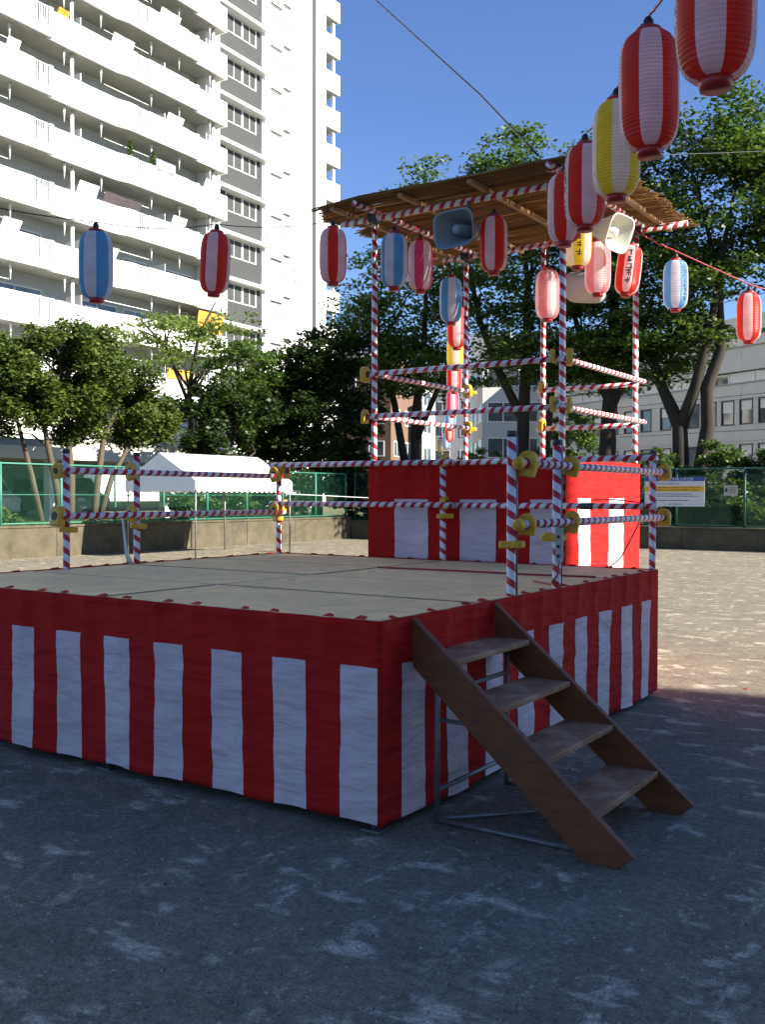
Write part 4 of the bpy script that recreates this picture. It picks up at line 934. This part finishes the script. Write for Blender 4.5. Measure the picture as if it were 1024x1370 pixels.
# ------------------------------------------------------------------ loudspeakers
def horn(label, p, d, mat, roll_=0.0):
    d = Vector(d).normalized(); q = d.to_track_quat('X', 'Z')
    root = thing('horn_loudspeaker', label, 'loudspeaker', p, 'horn loudspeakers on the tower', world=False, rot=q.to_euler())
    def ring(x, a, b, n=28, e=0.45):
        out = []
        for j in range(n):
            t = 2*math.pi*j/n; c, s = math.cos(t), math.sin(t)
            out.append((x, a*math.copysign(abs(c)**e, c), b*math.copysign(abs(s)**e, s)))
        return out
    mb = MB(); N = 28
    prof = [(-0.30, 0.055, 0.055, 0.9), (-0.22, 0.085, 0.075, 0.75), (-0.12, 0.135, 0.105, 0.6), (-0.04, 0.185, 0.138, 0.5), (0.0, 0.205, 0.155, 0.48), (0.012, 0.213, 0.162, 0.48), (0.012, 0.200, 0.150, 0.48), (-0.01, 0.190, 0.142, 0.48), (-0.06, 0.160, 0.118, 0.52), (-0.14, 0.115, 0.088, 0.62), (-0.24, 0.07, 0.06, 0.8), (-0.285, 0.045, 0.045, 0.9)]
    for x, a, b, e in prof: mb.v += ring(x, a, b, N, e)
    for k in range(len(prof)-1):
        for j in range(N):
            i0 = k*N+j; i1 = k*N+(j+1) % N; mb.f.append((i0, i1, i1+N, i0+N)); mb.mi.append(0)
    mb.f.append(tuple((len(prof)-1)*N+j for j in range(N))); mb.mi.append(0)
    link('horn', mb.mesh('horn', mat, True), root)
    pr = [(0.001, -0.02), (0.030, -0.022), (0.040, -0.03), (0.052, -0.15), (0.055, -0.26)]
    c = link('reflector_cone', MB().lathe(pr, 18).mesh('reflector_cone', mat, True), root); c.rotation_euler = (0, math.pi/2, 0)
    link('driver', MB().tube([(-0.43, 0, 0), (-0.42, 0, 0), (-0.30, 0, 0)], [0.05, 0.068, 0.068], 20).mesh('driver', mat), root)
    link('bracket', MB().box(-0.27, -0.235, -0.10, 0.10, 0.09, 0.10).box(-0.27, -0.235, -0.012, 0.012, 0.10, 0.26).mesh('bracket', 'dark_steel'), root)
    return root
horn('blue grey horn loudspeaker under the roof front', (-1.72, 3.66, 3.86), (-0.12, -1.0, -0.12), 'speaker_grey')
horn('cream horn loudspeaker aimed at the sunny side', (-0.62, 4.66, 3.88), (0.97, -0.12, -0.36), 'speaker_cream')
horn('cream horn loudspeaker aimed away behind the rose lantern', (-1.32, 5.62, 3.66), (-0.62, 0.72, -0.10), 'speaker_cream')

# ------------------------------------------------------------------ tent
tent = thing('event_tent', 'white gable event tent with scalloped edge before the green fence', 'tent', (-15.95, 15.45, 0))
ex0, ex1, ty0, ty1, rx = -17.2, -14.7, 13.65, 17.35, -15.95
zr, ze, zv = 2.62, 1.93, 1.66
link('roof_panel', MB().hexa([(ex1, ty0, ze), (ex1, ty1, ze), (rx, ty1, zr), (rx, ty0, zr), (ex1, ty0, ze+0.008), (ex1, ty1, ze+0.008), (rx, ty1, zr+0.008), (rx, ty0, zr+0.008)]).mesh('roof_panel', 'tent'), tent)
link('roof_panel', MB().hexa([(rx-0.001, ty0, zr), (rx-0.001, ty1, zr), (ex0, ty1, ze), (ex0, ty0, ze), (rx-0.001, ty0, zr+0.008), (rx-0.001, ty1, zr+0.008), (ex0, ty1, ze+0.008), (ex0, ty0, ze+0.008)]).mesh('roof_panel', 'tent'), tent)
for yv in (ty0, ty1):
    sgn = -1 if yv == ty0 else 1
    link('gable_panel', MB().prism([(ex0, ze-0.002), (ex1, ze-0.002), (rx, zr-0.004)], 'Y', yv+0.004*sgn, yv+0.010*sgn).mesh('gable_panel', 'tent'), tent)
def scallop(a0, a1, fixed, axis, name='valance'):
    L = a1-a0; n = round(L/0.19); mb = MB()
    for i in range(n):
        for j in range(6):
            u0 = (i+j/6)/n; u1 = (i+(j+1)/6)/n; d0 = 0.07*math.sin(math.pi*j/6); d1 = 0.07*math.sin(math.pi*(j+1)/6)
            A0, A1 = a0+L*u0, a0+L*u1
            f0, f1 = fixed-0.003, fixed+0.003
            if axis == 'Y': mb.hexa([(f0, A0, zv+.04-d0), (f1, A0, zv+.04-d0), (f1, A1, zv+.04-d1), (f0, A1, zv+.04-d1), (f0, A0, ze-0.004), (f1, A0, ze-0.004), (f1, A1, ze-0.004), (f0, A1, ze-0.004)])
            else: mb.hexa([(A0, f0, zv+.04-d0), (A0, f1, zv+.04-d0), (A1, f1, zv+.04-d1), (A1, f0, zv+.04-d1), (A0, f0, ze-0.004), (A0, f1, ze-0.004), (A1, f1, ze-0.004), (A1, f0, ze-0.004)])
    link(name, mb.mesh(name, 'tent'), tent)
scallop(ty0, ty1, ex1+0.012, 'Y'); scallop(ty0, ty1, ex0-0.012, 'Y'); scallop(ex0, ex1, ty0-0.016, 'X'); scallop(ex0, ex1, ty1+0.016, 'X')
for xv in (ex0+0.04, ex1-0.04):
    for yv in (ty0+0.04, ty1-0.04):
        l_ = link('leg', MB().tube([(xv, yv, 0), (xv, yv, ze-0.01)], 0.02, 8).mesh('leg', 'steel', True), tent)
        s2 = 1 if yv < 15 else -1
        link('corner_brace', MB().tube([(xv, yv, ze-0.42), (xv, yv+0.4*s2, ze-0.03)], 0.013, 6).mesh('corner_brace', 'steel', True), tent)
link('frame_bar', MB().tube([(ex1-0.04, ty0, ze-0.02), (ex1-0.04, ty1, ze-0.02)], 0.016, 6).mesh('frame_bar', 'steel'), tent); link('frame_bar', MB().tube([(ex0+0.04, ty0, ze-0.02), (ex0+0.04, ty1, ze-0.02)], 0.016, 6).mesh('frame_bar', 'steel'), tent)
tag(link('guy_rope', MB().tube([(-14.74, 17.3, 1.6), (-14.5, 20.5, 1.5), (-14.3, 24.9, 1.45)], 0.008, 5).mesh('guy_rope', 'white_trim')), 'thin pale rope tied from the tent to the back wall', 'rope')

# ------------------------------------------------------------------ signs
sg = thing('sign_board', 'white notice board with blue heading and yellow band on the dark green fence', 'sign', (-6.6, 25.24, 1.26))
bd = link('board', MB().box(-7.49, -5.71, 25.235, 25.255, 1.26, 2.12).mesh('board', 'sign_white'), sg)
link('heading_band', MB().box(-7.488, -5.712, 25.231, 25.234, 2.005, 2.118).mesh('heading_band', 'sign_blue'), sg); link('yellow_band', MB().box(-7.488, -5.712, 25.231, 25.234, 1.70, 1.86).mesh('yellow_band', 'sign_yellow'), sg)
try:
    me = text_mesh('公園ご利用上の注意', 0.105); me.name = 'heading_text'; me.materials.clear(); me.materials.append(M['sign_white'])
    o = link('heading_text', me, sg, (-6.5, 25.226, 2.058)); o.rotation_euler = (math.pi/2, 0, 0)
except Exception as ex: print('text', ex)
rg = random.Random(9)
for z, x0, x1 in ((1.93, -7.3, -6.45), (1.815, -7.3, -5.85), (1.745, -7.3, -5.9), (1.63, -7.3, -6.1), (1.565, -7.25, -5.88), (1.44, -7.3, -6.15), (1.33, -6.75, -6.35)):
    mb = MB(); x = x0
    while x < x1:
        w = rg.uniform(0.015, 0.03); h = rg.uniform(0.010, 0.017)
        mb.box(x, x+w, 25.2285, 25.2303, z-h, z+h*rg.uniform(.3, 1)); mb.box(x+w*0.3, x+w*0.5, 25.2270, 25.2284, z-h*1.1, z+h*1.1); x += w+rg.uniform(0.008, 0.02)
    link('text_line', mb.mesh('text_line', 'ink'), sg)
s2 = thing('small_sign', 'small grey plate on the dark green fence beside the notice board', 'sign', (-5.0, 25.24, 1.55))
link('plate', MB().box(-5.16, -4.78, 25.235, 25.25, 1.58, 1.88).mesh('plate', 'soffit'), s2)
mb = MB()
for i in range(4): mb.box(-5.02, -4.85+0.02*(i % 2), 25.2310, 25.2345, 1.65+0.05*i, 1.662+0.05*i)
mb.box(-5.13, -5.06, 25.2310, 25.2345, 1.69, 1.79); link('marking', mb.mesh('marking', 'ink'), s2)

# ------------------------------------------------------------------ cords and small things
ps = thing('power_strip', 'grey power strip hanging on the railing post with a red cord', 'power strip', (0.005, P2-0.05, LA-0.25))
o = link('body', MB().box(-0.022+0.0, 0.022, P2-0.075, P2-0.04, LA-0.25, LA-0.03).mesh('body', 'soffit'), ps); bevel(o, 0.006)
for i in range(3): link('socket', MB().box(-0.010, 0.010, P2-0.0785, P2-0.0755, LA-0.22+0.06*i, LA-0.20+0.06*i).mesh('socket', 'ink'), ps)
link('cord', MB().tube([(0, P2-0.06, LA-0.25), (0.0, P2-0.09, LA-0.33), (-0.02, P2-0.12, LA-0.37), (-0.05, P2-0.05, HS+0.03), (-0.06, P2+0.0, HS+0.012), (-0.3, P2+0.2, HS+0.012)], 0.006, 6).mesh('cord', 'red_cable', True), ps)
tag(link('extension_cord', MB().tube([(-0.10, 2.86, HS+0.008), (-0.6, 2.78, HS+0.008), (-1.2, 2.79, HS+0.008), (-1.88, 2.74, HS+0.008)], 0.008, 6).mesh('extension_cord', 'red_cable', True)), 'dark red extension cord lying across the stage deck', 'cord')
tag(link('loose_cord', MB().tube([(-0.50, SD-0.11, LB+0.05), (-0.3, SD-0.15, LB+0.055), (-0.06, SD-0.12, LB+0.03), (-0.12, SD-0.10, LB-0.15), (-0.24, SD-0.14, LB-0.40), (-0.33, SD-0.16, HS+0.008)], 0.006, 6).mesh('loose_cord', 'red_cable', True)), 'thin red cord looped over the back rail down to the deck', 'cord')
tag(link('leaning_pipe', MB().tube([(-SW+0.015, 1.93, HS+0.0), (-SW+0.0, 1.90, HS+0.10), (-SW-0.01, 1.87, HS+0.40)], [0.026, 0.012, 0.010], 8).mesh('leaning_pipe', 'white_trim', True)), 'thin white pipe leaning on the railing post by the stage edge', 'pipe')
tag(link('paper_scrap', MB().hexa([(0.50, 4.52, 0.004), (0.535, 4.525, 0.006), (0.54, 4.545, 0.010), (0.505, 4.54, 0.004), (0.50, 4.52, 0.006), (0.535, 4.525, 0.008), (0.54, 4.545, 0.012), (0.505, 4.54, 0.006)]).mesh('paper_scrap', 'l_red')), 'tiny red scrap of paper on the sunlit ground', 'litter')

# ================================================================== VEGETATION
def foliage(name, clumps, leaf, mat, parent, seed, droop=0.25):
    """clumps: array (n, 7) = centre xyz, radii xyz, leaf count; every leaf is one small folded blade"""
    rg = np.random.default_rng(seed); Cs = []; Tn = []
    for c in clumps:
        n = int(c[6]); u = rg.normal(size=(n, 3)); u /= np.linalg.norm(u, axis=1)[:, None]+1e-9
        rr = rg.random(n)**0.45; Cs.append(c[:3]+u*rr[:, None]*c[3:6]); Tn.append(np.clip(rg.normal(0.45+rg.normal()*0.13, 0.2, n), 0, 1))
    C = np.concatenate(Cs); T = np.concatenate(Tn); n = len(C)
    a = rg.random(n)*2*np.pi; dz = rg.normal(-droop, 0.35, n)
    d = np.stack([np.cos(a), np.sin(a), dz], 1); d /= np.linalg.norm(d, axis=1)[:, None]
    nn = rg.normal(size=(n, 3))*0.6+np.array([0.15, -0.1, 1.0]); s = np.cross(d, nn); s /= np.linalg.norm(s, axis=1)[:, None]+1e-9
    L = leaf*rg.uniform(0.6, 1.35, n)[:, None]; W = L*0.30
    v = np.stack([C-d*L*0.5, C+s*W, C+d*L*0.5, C-s*W], 1).reshape(-1, 3)
    me = bpy.data.meshes.new(name); me.vertices.add(4*n); me.vertices.foreach_set('co', v.astype(np.float32).ravel())
    me.loops.add(4*n); me.loops.foreach_set('vertex_index', np.arange(4*n, dtype=np.int32))
    me.polygons.add(n); me.polygons.foreach_set('loop_start', np.arange(0, 4*n, 4, dtype=np.int32)); me.polygons.foreach_set('loop_total', np.full(n, 4, dtype=np.int32))
    at2 = me.attributes.new('tint', 'FLOAT', 'FACE'); at2.data.foreach_set('value', T.astype(np.float32))
    me.materials.append(M[mat]); me.update(); me.validate()
    return link(name, me, parent)
def bez(p0, p1, lift, rg, n=5, jit=0.12):
    p0 = np.array(p0); p1 = np.array(p1); L = np.linalg.norm(p1-p0); out = []
    for i in range(n+1):
        t = i/n; p = p0+(p1-p0)*t; p = p+np.array([0, 0, lift*L*math.sin(math.pi*t)*0.5])
        if 0 < i < n: p = p+rg.normal(size=3)*jit*L*0.25
        out.append(p)
    return out
def tree(name, label, base, trunks, blobs, leaf, mat, bark, seed, clump=(0.6, 0.6, 0.3), per=110, limbs=40, group=None, cat='tree', droop=0.25, inner=0.35):
    rg = np.random.default_rng(seed); root = thing(name, label, cat, base, group)
    B = np.array(base); tb = MB(); tips = []
    for tr in trunks:
        pts = [B+np.array(p[:3]) for p in tr]; tb.tube(pts, [p[3] for p in tr], 10); tips += [(p, tr[i][3]) for i, p in enumerate(pts) if i >= len(pts)//2]
    cl = []
    for (dx, dy, dz, rx_, ry_, rz_, n) in blobs:
        for i in range(n):
            u = rg.normal(size=3); u /= np.linalg.norm(u); rr = inner+(1-inner)*rg.random()**0.6
            c = B+np.array([dx, dy, dz])+u*rr*np.array([rx_, ry_, rz_]); s = rg.uniform(0.6, 1.35)
            cl.append([*c, clump[0]*s, clump[1]*s, clump[2]*s, per*s])
    cl = np.array(cl)
    idx = rg.choice(len(cl), min(limbs, len(cl)), replace=False)
    for i in idx:
        c = cl[i][:3]; cand = [t for t in tips if t[0][2] < c[2]+0.2] or tips
        d = [np.linalg.norm(c-t[0])+0.3*rg.random() for t in cand]; t = cand[int(np.argmin(d))]
        r0 = min(t[1]*0.75, 0.03+0.018*np.linalg.norm(c-t[0])); tb.tube(bez(t[0], c, 0.25, rg), [r0, r0*0.8, r0*0.6, r0*0.42, r0*0.28, r0*0.12], 6, False)
    link('trunk', tb.mesh('trunk', bark, True), root)
    foliage('crown', cl, leaf, mat, root, seed+1, droop)
    return root
ZG = 'zelkova trees behind the dark fence'
zc = (0.85, 0.85, 0.26)
tree('zelkova_tree', 'forked zelkova with two thick dark trunks before the office building', (-7.2, 28.0, 0.6),
     [[(0, 0, 0, .34), (-.05, 0, 1.6, .27), (-.1, 0, 3.2, .24), (-.75, .1, 4.6, .17), (-1.4, .3, 6.3, .12), (-1.9, .2, 8.5, .06)], [(-.1, 0, 3.1, .22), (.4, -.1, 4.4, .18), (.9, -.2, 6.2, .13), (1.2, 0, 8.6, .08), (1.6, .2, 11, .03)], [(.38, .1, 0, .30), (.55, .1, 1.7, .26), (.75, .15, 3.2, .22), (.72, .1, 4.4, .2), (1.15, .1, 5.6, .17), (1.0, .3, 8.0, .10), (.4, .3, 10.5, .04)]],
     [(-.8, .3, 8.2, 3.0, 2.4, 2.9, 110), (1.6, .2, 10.0, 1.9, 2.2, 2.8, 74), (-.9, 0, 6.0, 2.2, 2.2, 1.1, 34), (1.5, 0, 12.3, .8, .8, 1.5, 20), (-.5, .2, 12.2, 1.0, 1.0, 1.4, 22), (-2.2, .2, 10.2, 1.4, 1.5, 1.6, 28)], 0.175, 'leaf_zelkova', 'bark', 21, zc, 118, 46, ZG)
tree('zelkova_tree', 'straight zelkova with a single stout trunk right behind the tower', (-10.0, 28.6, 0.6),
     [[(0, 0, 0, .36), (0, 0, 2.0, .30), (.1, 0, 4.0, .26), (.15, .1, 6.0, .2), (.2, .2, 8.5, .12), (.2, .2, 11.5, .04)], [(.1, 0, 3.9, .18), (.9, 0, 5.6, .13), (1.5, .2, 7.5, .07)], [(.1, 0, 4.2, .18), (-.9, 0, 6.2, .12), (-1.5, .2, 8.0, .06)]],
     [(0, .3, 8.4, 2.7, 2.3, 3.2, 110), (-.3, .2, 11.9, 1.5, 1.3, 1.7, 40), (-1.7, .2, 11.0, .9, .9, 1.4, 18), (.3, 0, 5.6, 2.5, 2.0, 1.2, 54)], 0.175, 'leaf_zelkova', 'bark', 31, zc, 118, 40, ZG)
tree('zelkova_tree', 'zelkova with a leaning side limb seen through the tower rails', (-13.0, 28.2, 0.6),
     [[(0, 0, 0, .28), (0, 0, 2.0, .24), (.05, 0, 3.9, .22), (.1, .1, 6.0, .17), (.1, .2, 8.5, .11), (-.3, .2, 11.5, .04)], [(.05, 0, 3.6, .17), (-.9, 0, 5.4, .15), (-1.8, .1, 7.4, .11), (-2.3, .2, 9.5, .05)], [(.65, .3, 0, .2), (.75, .3, 2.5, .17), (1.0, .3, 5.0, .13), (1.5, .3, 7.5, .07)]],
     [(-.2, .2, 8.8, 2.6, 2.3, 3.0, 105), (-.5, .2, 12.6, 1.5, 1.3, 1.7, 46), (-1.9, .1, 11.6, .9, .9, 1.0, 16), (.4, 0, 6.0, 2.5, 2.0, 1.3, 52)], 0.175, 'leaf_zelkova', 'bark', 41, zc, 118, 40, ZG)
tree('zelkova_tree', 'slender zelkova with several thin dark stems beside the dark evergreen', (-17.6, 28.2, 0.6),
     [[(0, 0, 0, .24), (.1, 0, 2.0, .2), (.1, 0, 4.0, .17), (.4, .1, 6.5, .13), (.5, .2, 10, .04)], [(-.55, .2, 0, .19), (-.5, .2, 2.2, .17), (-1.0, .2, 4.6, .13), (-1.7, .2, 7.0, .06)], [(.1, 0, 3.0, .14), (1.1, 0, 5.0, .10), (1.9, .1, 7.0, .05)]],
     [(-.4, .2, 8.3, 2.9, 2.2, 2.8, 110), (.2, .2, 12.0, 1.3, 1.2, 2.0, 40), (-2.2, 0, 6.8, 1.6, 1.6, 1.5, 34), (.6, 0, 5.6, 2.4, 1.9, 1.2, 48)], 0.175, 'leaf_zelkova', 'bark', 51, zc, 118, 44, ZG)
tree('zelkova_tree', 'zelkova whose crown rises beside the forked one away from the tower', (-3.9, 29.5, 0.6),
     [[(0, 0, 0, .30), (0, 0, 2.0, .26), (.1, 0, 4.0, .23), (-.3, .1, 6.5, .16), (-.5, .2, 10.5, .05)], [(.1, 0, 4, .17), (1.2, 0, 6.5, .1), (1.9, 0, 8.8, .05)]],
     [(-.3, .2, 10.2, 2.1, 2.2, 2.7, 80), (-1.3, 0, 12.4, .9, .9, 1.5, 20), (.9, 0, 9.4, 1.8, 1.8, 1.6, 36)], 0.175, 'leaf_zelkova', 'bark', 61, zc, 118, 36, ZG)
# left side trees
tree('evergreen_tree', 'dense round evergreen with several pale stems behind the light green fence', (-21.5, 15.0, 0.6),
     [[(0, 0, 0, .11), (.05, -.2, 1.2, .10), (.1, -.55, 2.4, .08), (.1, -.8, 3.6, .05)], [(.1, .25, 0, .12), (.1, .28, 1.5, .11), (.15, .1, 3.0, .08), (.1, -.1, 4.4, .05)], [(.3, .9, 0, .11), (.3, 1.1, 1.4, .10), (.3, 1.3, 2.6, .08), (.2, 1.9, 3.6, .05)], [(.3, 1.1, .1, .10), (.4, 1.55, 1.5, .08), (.4, 2.3, 2.6, .06), (.3, 2.7, 3.4, .04)], [(-.2, -.5, 0, .10), (-.2, -.9, 1.6, .08), (-.1, -1.4, 3.0, .05)]],
     [(0, -.2, 4.5, 1.9, 2.1, 1.55, 120), (.2, 1.9, 4.0, 1.4, 1.4, 1.4, 56), (.2, -1.9, 3.8, 1.4, 1.4, 1.2, 50), (.3, 3.1, 3.2, .9, 1.0, .9, 26), (.3, .6, 2.75, .6, .9, .3, 10), (.2, .9, 4.7, 1.4, 1.2, 1.3, 46)], 0.125, 'leaf_round', 'bark_pale', 71, (0.42, 0.42, 0.34), 300, 34, droop=0.0, inner=0.5)
tree('pale_tree', 'airy pale green tree with sparse layered leaves before the lower balconies', (-24.5, 23.4, 0.6),
     [[(0, 0, 0, .14), (0, -.1, 2.5, .12), (.1, -.3, 5.0, .09), (.2, .1, 7.0, .06), (.3, .9, 8.4, .03)], [(0, -.2, 4.4, .08), (.2, -1.6, 6.4, .05), (.2, -2.8, 7.2, .03)]],
     [(.2, -.9, 6.7, 1.5, 3.3, 1.1, 84), (.2, 2.0, 7.4, 1.2, 1.4, 1.1, 16)], 0.17, 'leaf_pale', 'bark', 81, (0.7, 0.7, 0.13), 50, 34, inner=0.2)
tree('evergreen_tree', 'small dark tree with twisting stems behind the tent', (-21.3, 20.9, 0.6),
     [[(0, 0, 0, .10), (0, .1, 1.4, .09), (.1, -.3, 2.6, .07), (.1, -.8, 3.8, .04)], [(.1, .5, 0, .10), (.1, .6, 1.6, .08), (.1, 1.1, 2.8, .06), (.1, 1.3, 4.0, .04)], [(.1, .6, 1.4, .06), (.2, 1.5, 2.1, .04), (.2, 2.2, 2.5, .03)]],
     [(.1, -.3, 3.9, 1.3, 1.5, .9, 40), (.1, 1.6, 3.9, 1.3, 1.6, 1.0, 44), (.2, -.5, 2.5, 1.0, 1.0, .6, 18)], 0.17, 'leaf_dark', 'bark', 91, (0.42, 0.42, 0.28), 120, 26, droop=0.1)
tree('evergreen_tree', 'big dark evergreen filling the corner of the playground', (-21.0, 26.6, 0.6),
     [[(0, 0, 0, .24), (0, 0, 2.5, .2), (.1, 0, 5, .12), (.1, 0, 7.2, .04)]],
     [(0, 0, 3.8, 2.6, 2.4, 2.6, 190), (.4, 0, 6.2, 1.5, 1.5, 1.3, 50), (-1.8, -.8, 3.6, 1.7, 1.7, 1.8, 70)], 0.18, 'leaf_dark', 'bark', 101, (0.55, 0.55, 0.26), 150, 40, droop=0.3, inner=0.45)
tree('maple_tree', 'spreading tree with bare crooked limbs between the tent and the dark evergreen', (-22.2, 24.0, 0.6),
     [[(0, 0, 0, .15), (0, .1, 2.0, .12), (.1, .5, 3.8, .09), (.2, 1.4, 5.0, .06), (.2, 2.2, 6.2, .03)], [(.0, .2, 2.6, .08), (.1, -.6, 4.6, .06), (.2, -1.0, 6.6, .03)]],
     [(.1, -.4, 5.6, 1.3, 1.6, 1.3, 50), (.2, 1.4, 5.6, 1.2, 1.3, .9, 28), (.1, .8, 3.4, 1.3, 1.4, .9, 34)], 0.16, 'leaf_zelkova', 'bark', 111, (0.5, 0.5, 0.20), 100, 34)
SG = 'shrubs behind the dark fence'
def shrub(label, base, r, n, mat, seed, leaf=0.14, per=120):
    b = Vector(base)
    tree('shrub', label, base, [[(0, 0, 0, .06), (.05, 0, r[2]*.6, .04), (.1, .05, r[2]*1.1, .02)], [(.2, 0, 0, .05), (.4, .1, r[2]*.6, .03), (.6, .1, r[2], .015)]],
         [(0, 0, r[2]*0.95, *r, n)], leaf, mat, 'bark', seed, (0.32, 0.32, 0.18), per, 14, SG, 'shrub', 0.15, 0.4)
shrub('bright green shrub seen through the tower rails above the red cloth', (-13.6, 27.0, 0.6), (1.9, 1.0, 1.35), 80, 'leaf_bright', 201)
shrub('taller bright green shrub beside the leaning zelkova', (-12.0, 30.5, 0.6), (1.5, 1.2, 2.3), 80, 'leaf_bright', 202)
shrub('low green shrub at the foot of the slender zelkova', (-16.6, 27.0, 0.6), (1.6, 0.9, 0.95), 50, 'leaf_bright', 203)
shrub('bright leafy shrub at the foot of the stout zelkova', (-9.4, 27.0, 0.6), (1.2, 0.8, 1.0), 45, 'leaf_bright', 204)
shrub('rounded yellow green shrub beside the forked zelkova above the notice board', (-5.9, 27.2, 0.6), (1.35, 0.9, 1.35), 75, 'leaf_bright', 205)
shrub('dark shrub beyond the small grey plate', (-4.3, 27.4, 0.6), (1.2, 0.9, 1.3), 70, 'leaf_dark', 206)
shrub('dark pine like shrub above the rail corner', (-7.9, 27.0, 0.6), (0.8, 0.7, 1.35), 40, 'leaf_zelkova', 207)
shrub('dark low shrub under the notice board', (-6.4, 26.4, 0.6), (2.0, 0.5, 0.6), 60, 'leaf_dark', 208)
shrub('low yellow green hedge plant right of the fence post', (-4.6, 26.2, 0.6), (1.1, 0.4, 0.55), 40, 'leaf_bright', 209)
shrub('dark hedge plant in the corner below the evergreen', (-18.4, 26.4, 0.6), (2.0, 0.6, 1.0), 80, 'leaf_dark', 210)
shrub('dark hedge plant behind the tower base', (-12.5, 26.3, 0.6), (3.0, 0.5, 0.8), 90, 'leaf_dark', 211)
shrub('green hedge plant behind the light green fence beyond the tent', (-19.6, 19.3, 0.6), (0.6, 1.7, 0.75), 60, 'leaf_bright', 212)
shrub('low grassy bush behind the light green fence near the white low wall', (-20.4, 11.6, 0.6), (0.6, 1.0, 0.3), 30, 'leaf_bright', 213)
shrub('dark hedge plant behind the light green fence near the playground corner', (-19.6, 22.8, 0.6), (0.6, 1.9, 1.1), 90, 'leaf_dark', 214)
# small pots on the balconies
for lb_, s, z in (('small clipped potted conifer on the balcony parapet beside the grille', -8.0, zk(-2)+1.42), ('larger bushy potted conifer on the balcony parapet beyond the grille', -6.35, zk(-2)+1.30)):
    p = A(s, -0.05, z); root = thing('potted_plant', lb_, 'plant', p[:])
    link('pot', MB().tube([p, p+Vector((0, 0, .12))], [0.08, 0.11], 10).mesh('pot', 'brick_brown', True), root)
    foliage('leaves', np.array([[p.x, p.y, p.z+0.2+0.2*i, 0.22-0.05*i, 0.22-0.05*i, 0.16, 60] for i in range(4)]), 0.14, 'leaf_bright', root, 300+int(s))
# grass fringe on the bank
rg = np.random.default_rng(5); n = 9000
gx = np.where(rg.random(n) < 0.5, rg.uniform(-22, WX-0.25, n), rg.uniform(-22, WX-0.25, n)); gy = rg.uniform(6, 25, n)
cl = np.stack([gx, gy, np.full(n, 0.74), np.full(n, .03), np.full(n, .03), np.full(n, .03), np.full(n, 3)], 1)
o = foliage('grass', cl, 0.13, 'leaf_bright', None, 77, -1.2); o['kind'] = 'stuff'; o['label'] = 'short grass on the raised bed behind the light green fence'; o['category'] = 'grass'

# loose grit and pebbles on the packed dirt
rgp = random.Random(23); mb = MB()
for i in range(5200):
    t_ = rgp.random(); d_ = 2.2+9*t_*t_; a_ = yaw+rgp.uniform(-0.46, 0.46)
    x_, y_ = 2.532-math.sin(a_)*d_, -3.736+math.cos(a_)*d_
    if -SW-0.1 < x_ < 0.1 and -0.1 < y_ < 6.0: continue
    r_ = rgp.choice((0.003, 0.004, 0.004, 0.006, 0.009))*rgp.uniform(0.7, 1.3); h_ = r_*rgp.uniform(0.5, 0.9); q_ = rgp.uniform(0, 2)
    i0 = len(mb.v)
    for j in range(5): mb.v.append((x_+r_*rgp.uniform(.7, 1.1)*math.cos(q_+j*1.257), y_+r_*rgp.uniform(.7, 1.1)*math.sin(q_+j*1.257), 0.0005))
    mb.v.append((x_, y_, h_))
    for j in range(5): mb.f.append((i0+j, i0+(j+1) % 5, i0+5)); mb.mi.append(rgp.choice((0, 0, 1)))
o = link('gravel', mb.mesh('gravel', ['pebble_pale', 'pebble_dark'])); o['kind'] = 'stuff'; o['label'] = 'loose grit and pebbles scattered over the dirt ground'; o['category'] = 'gravel'

for o in bpy.data.objects:
    if 'wroot' in o: del o['wroot']
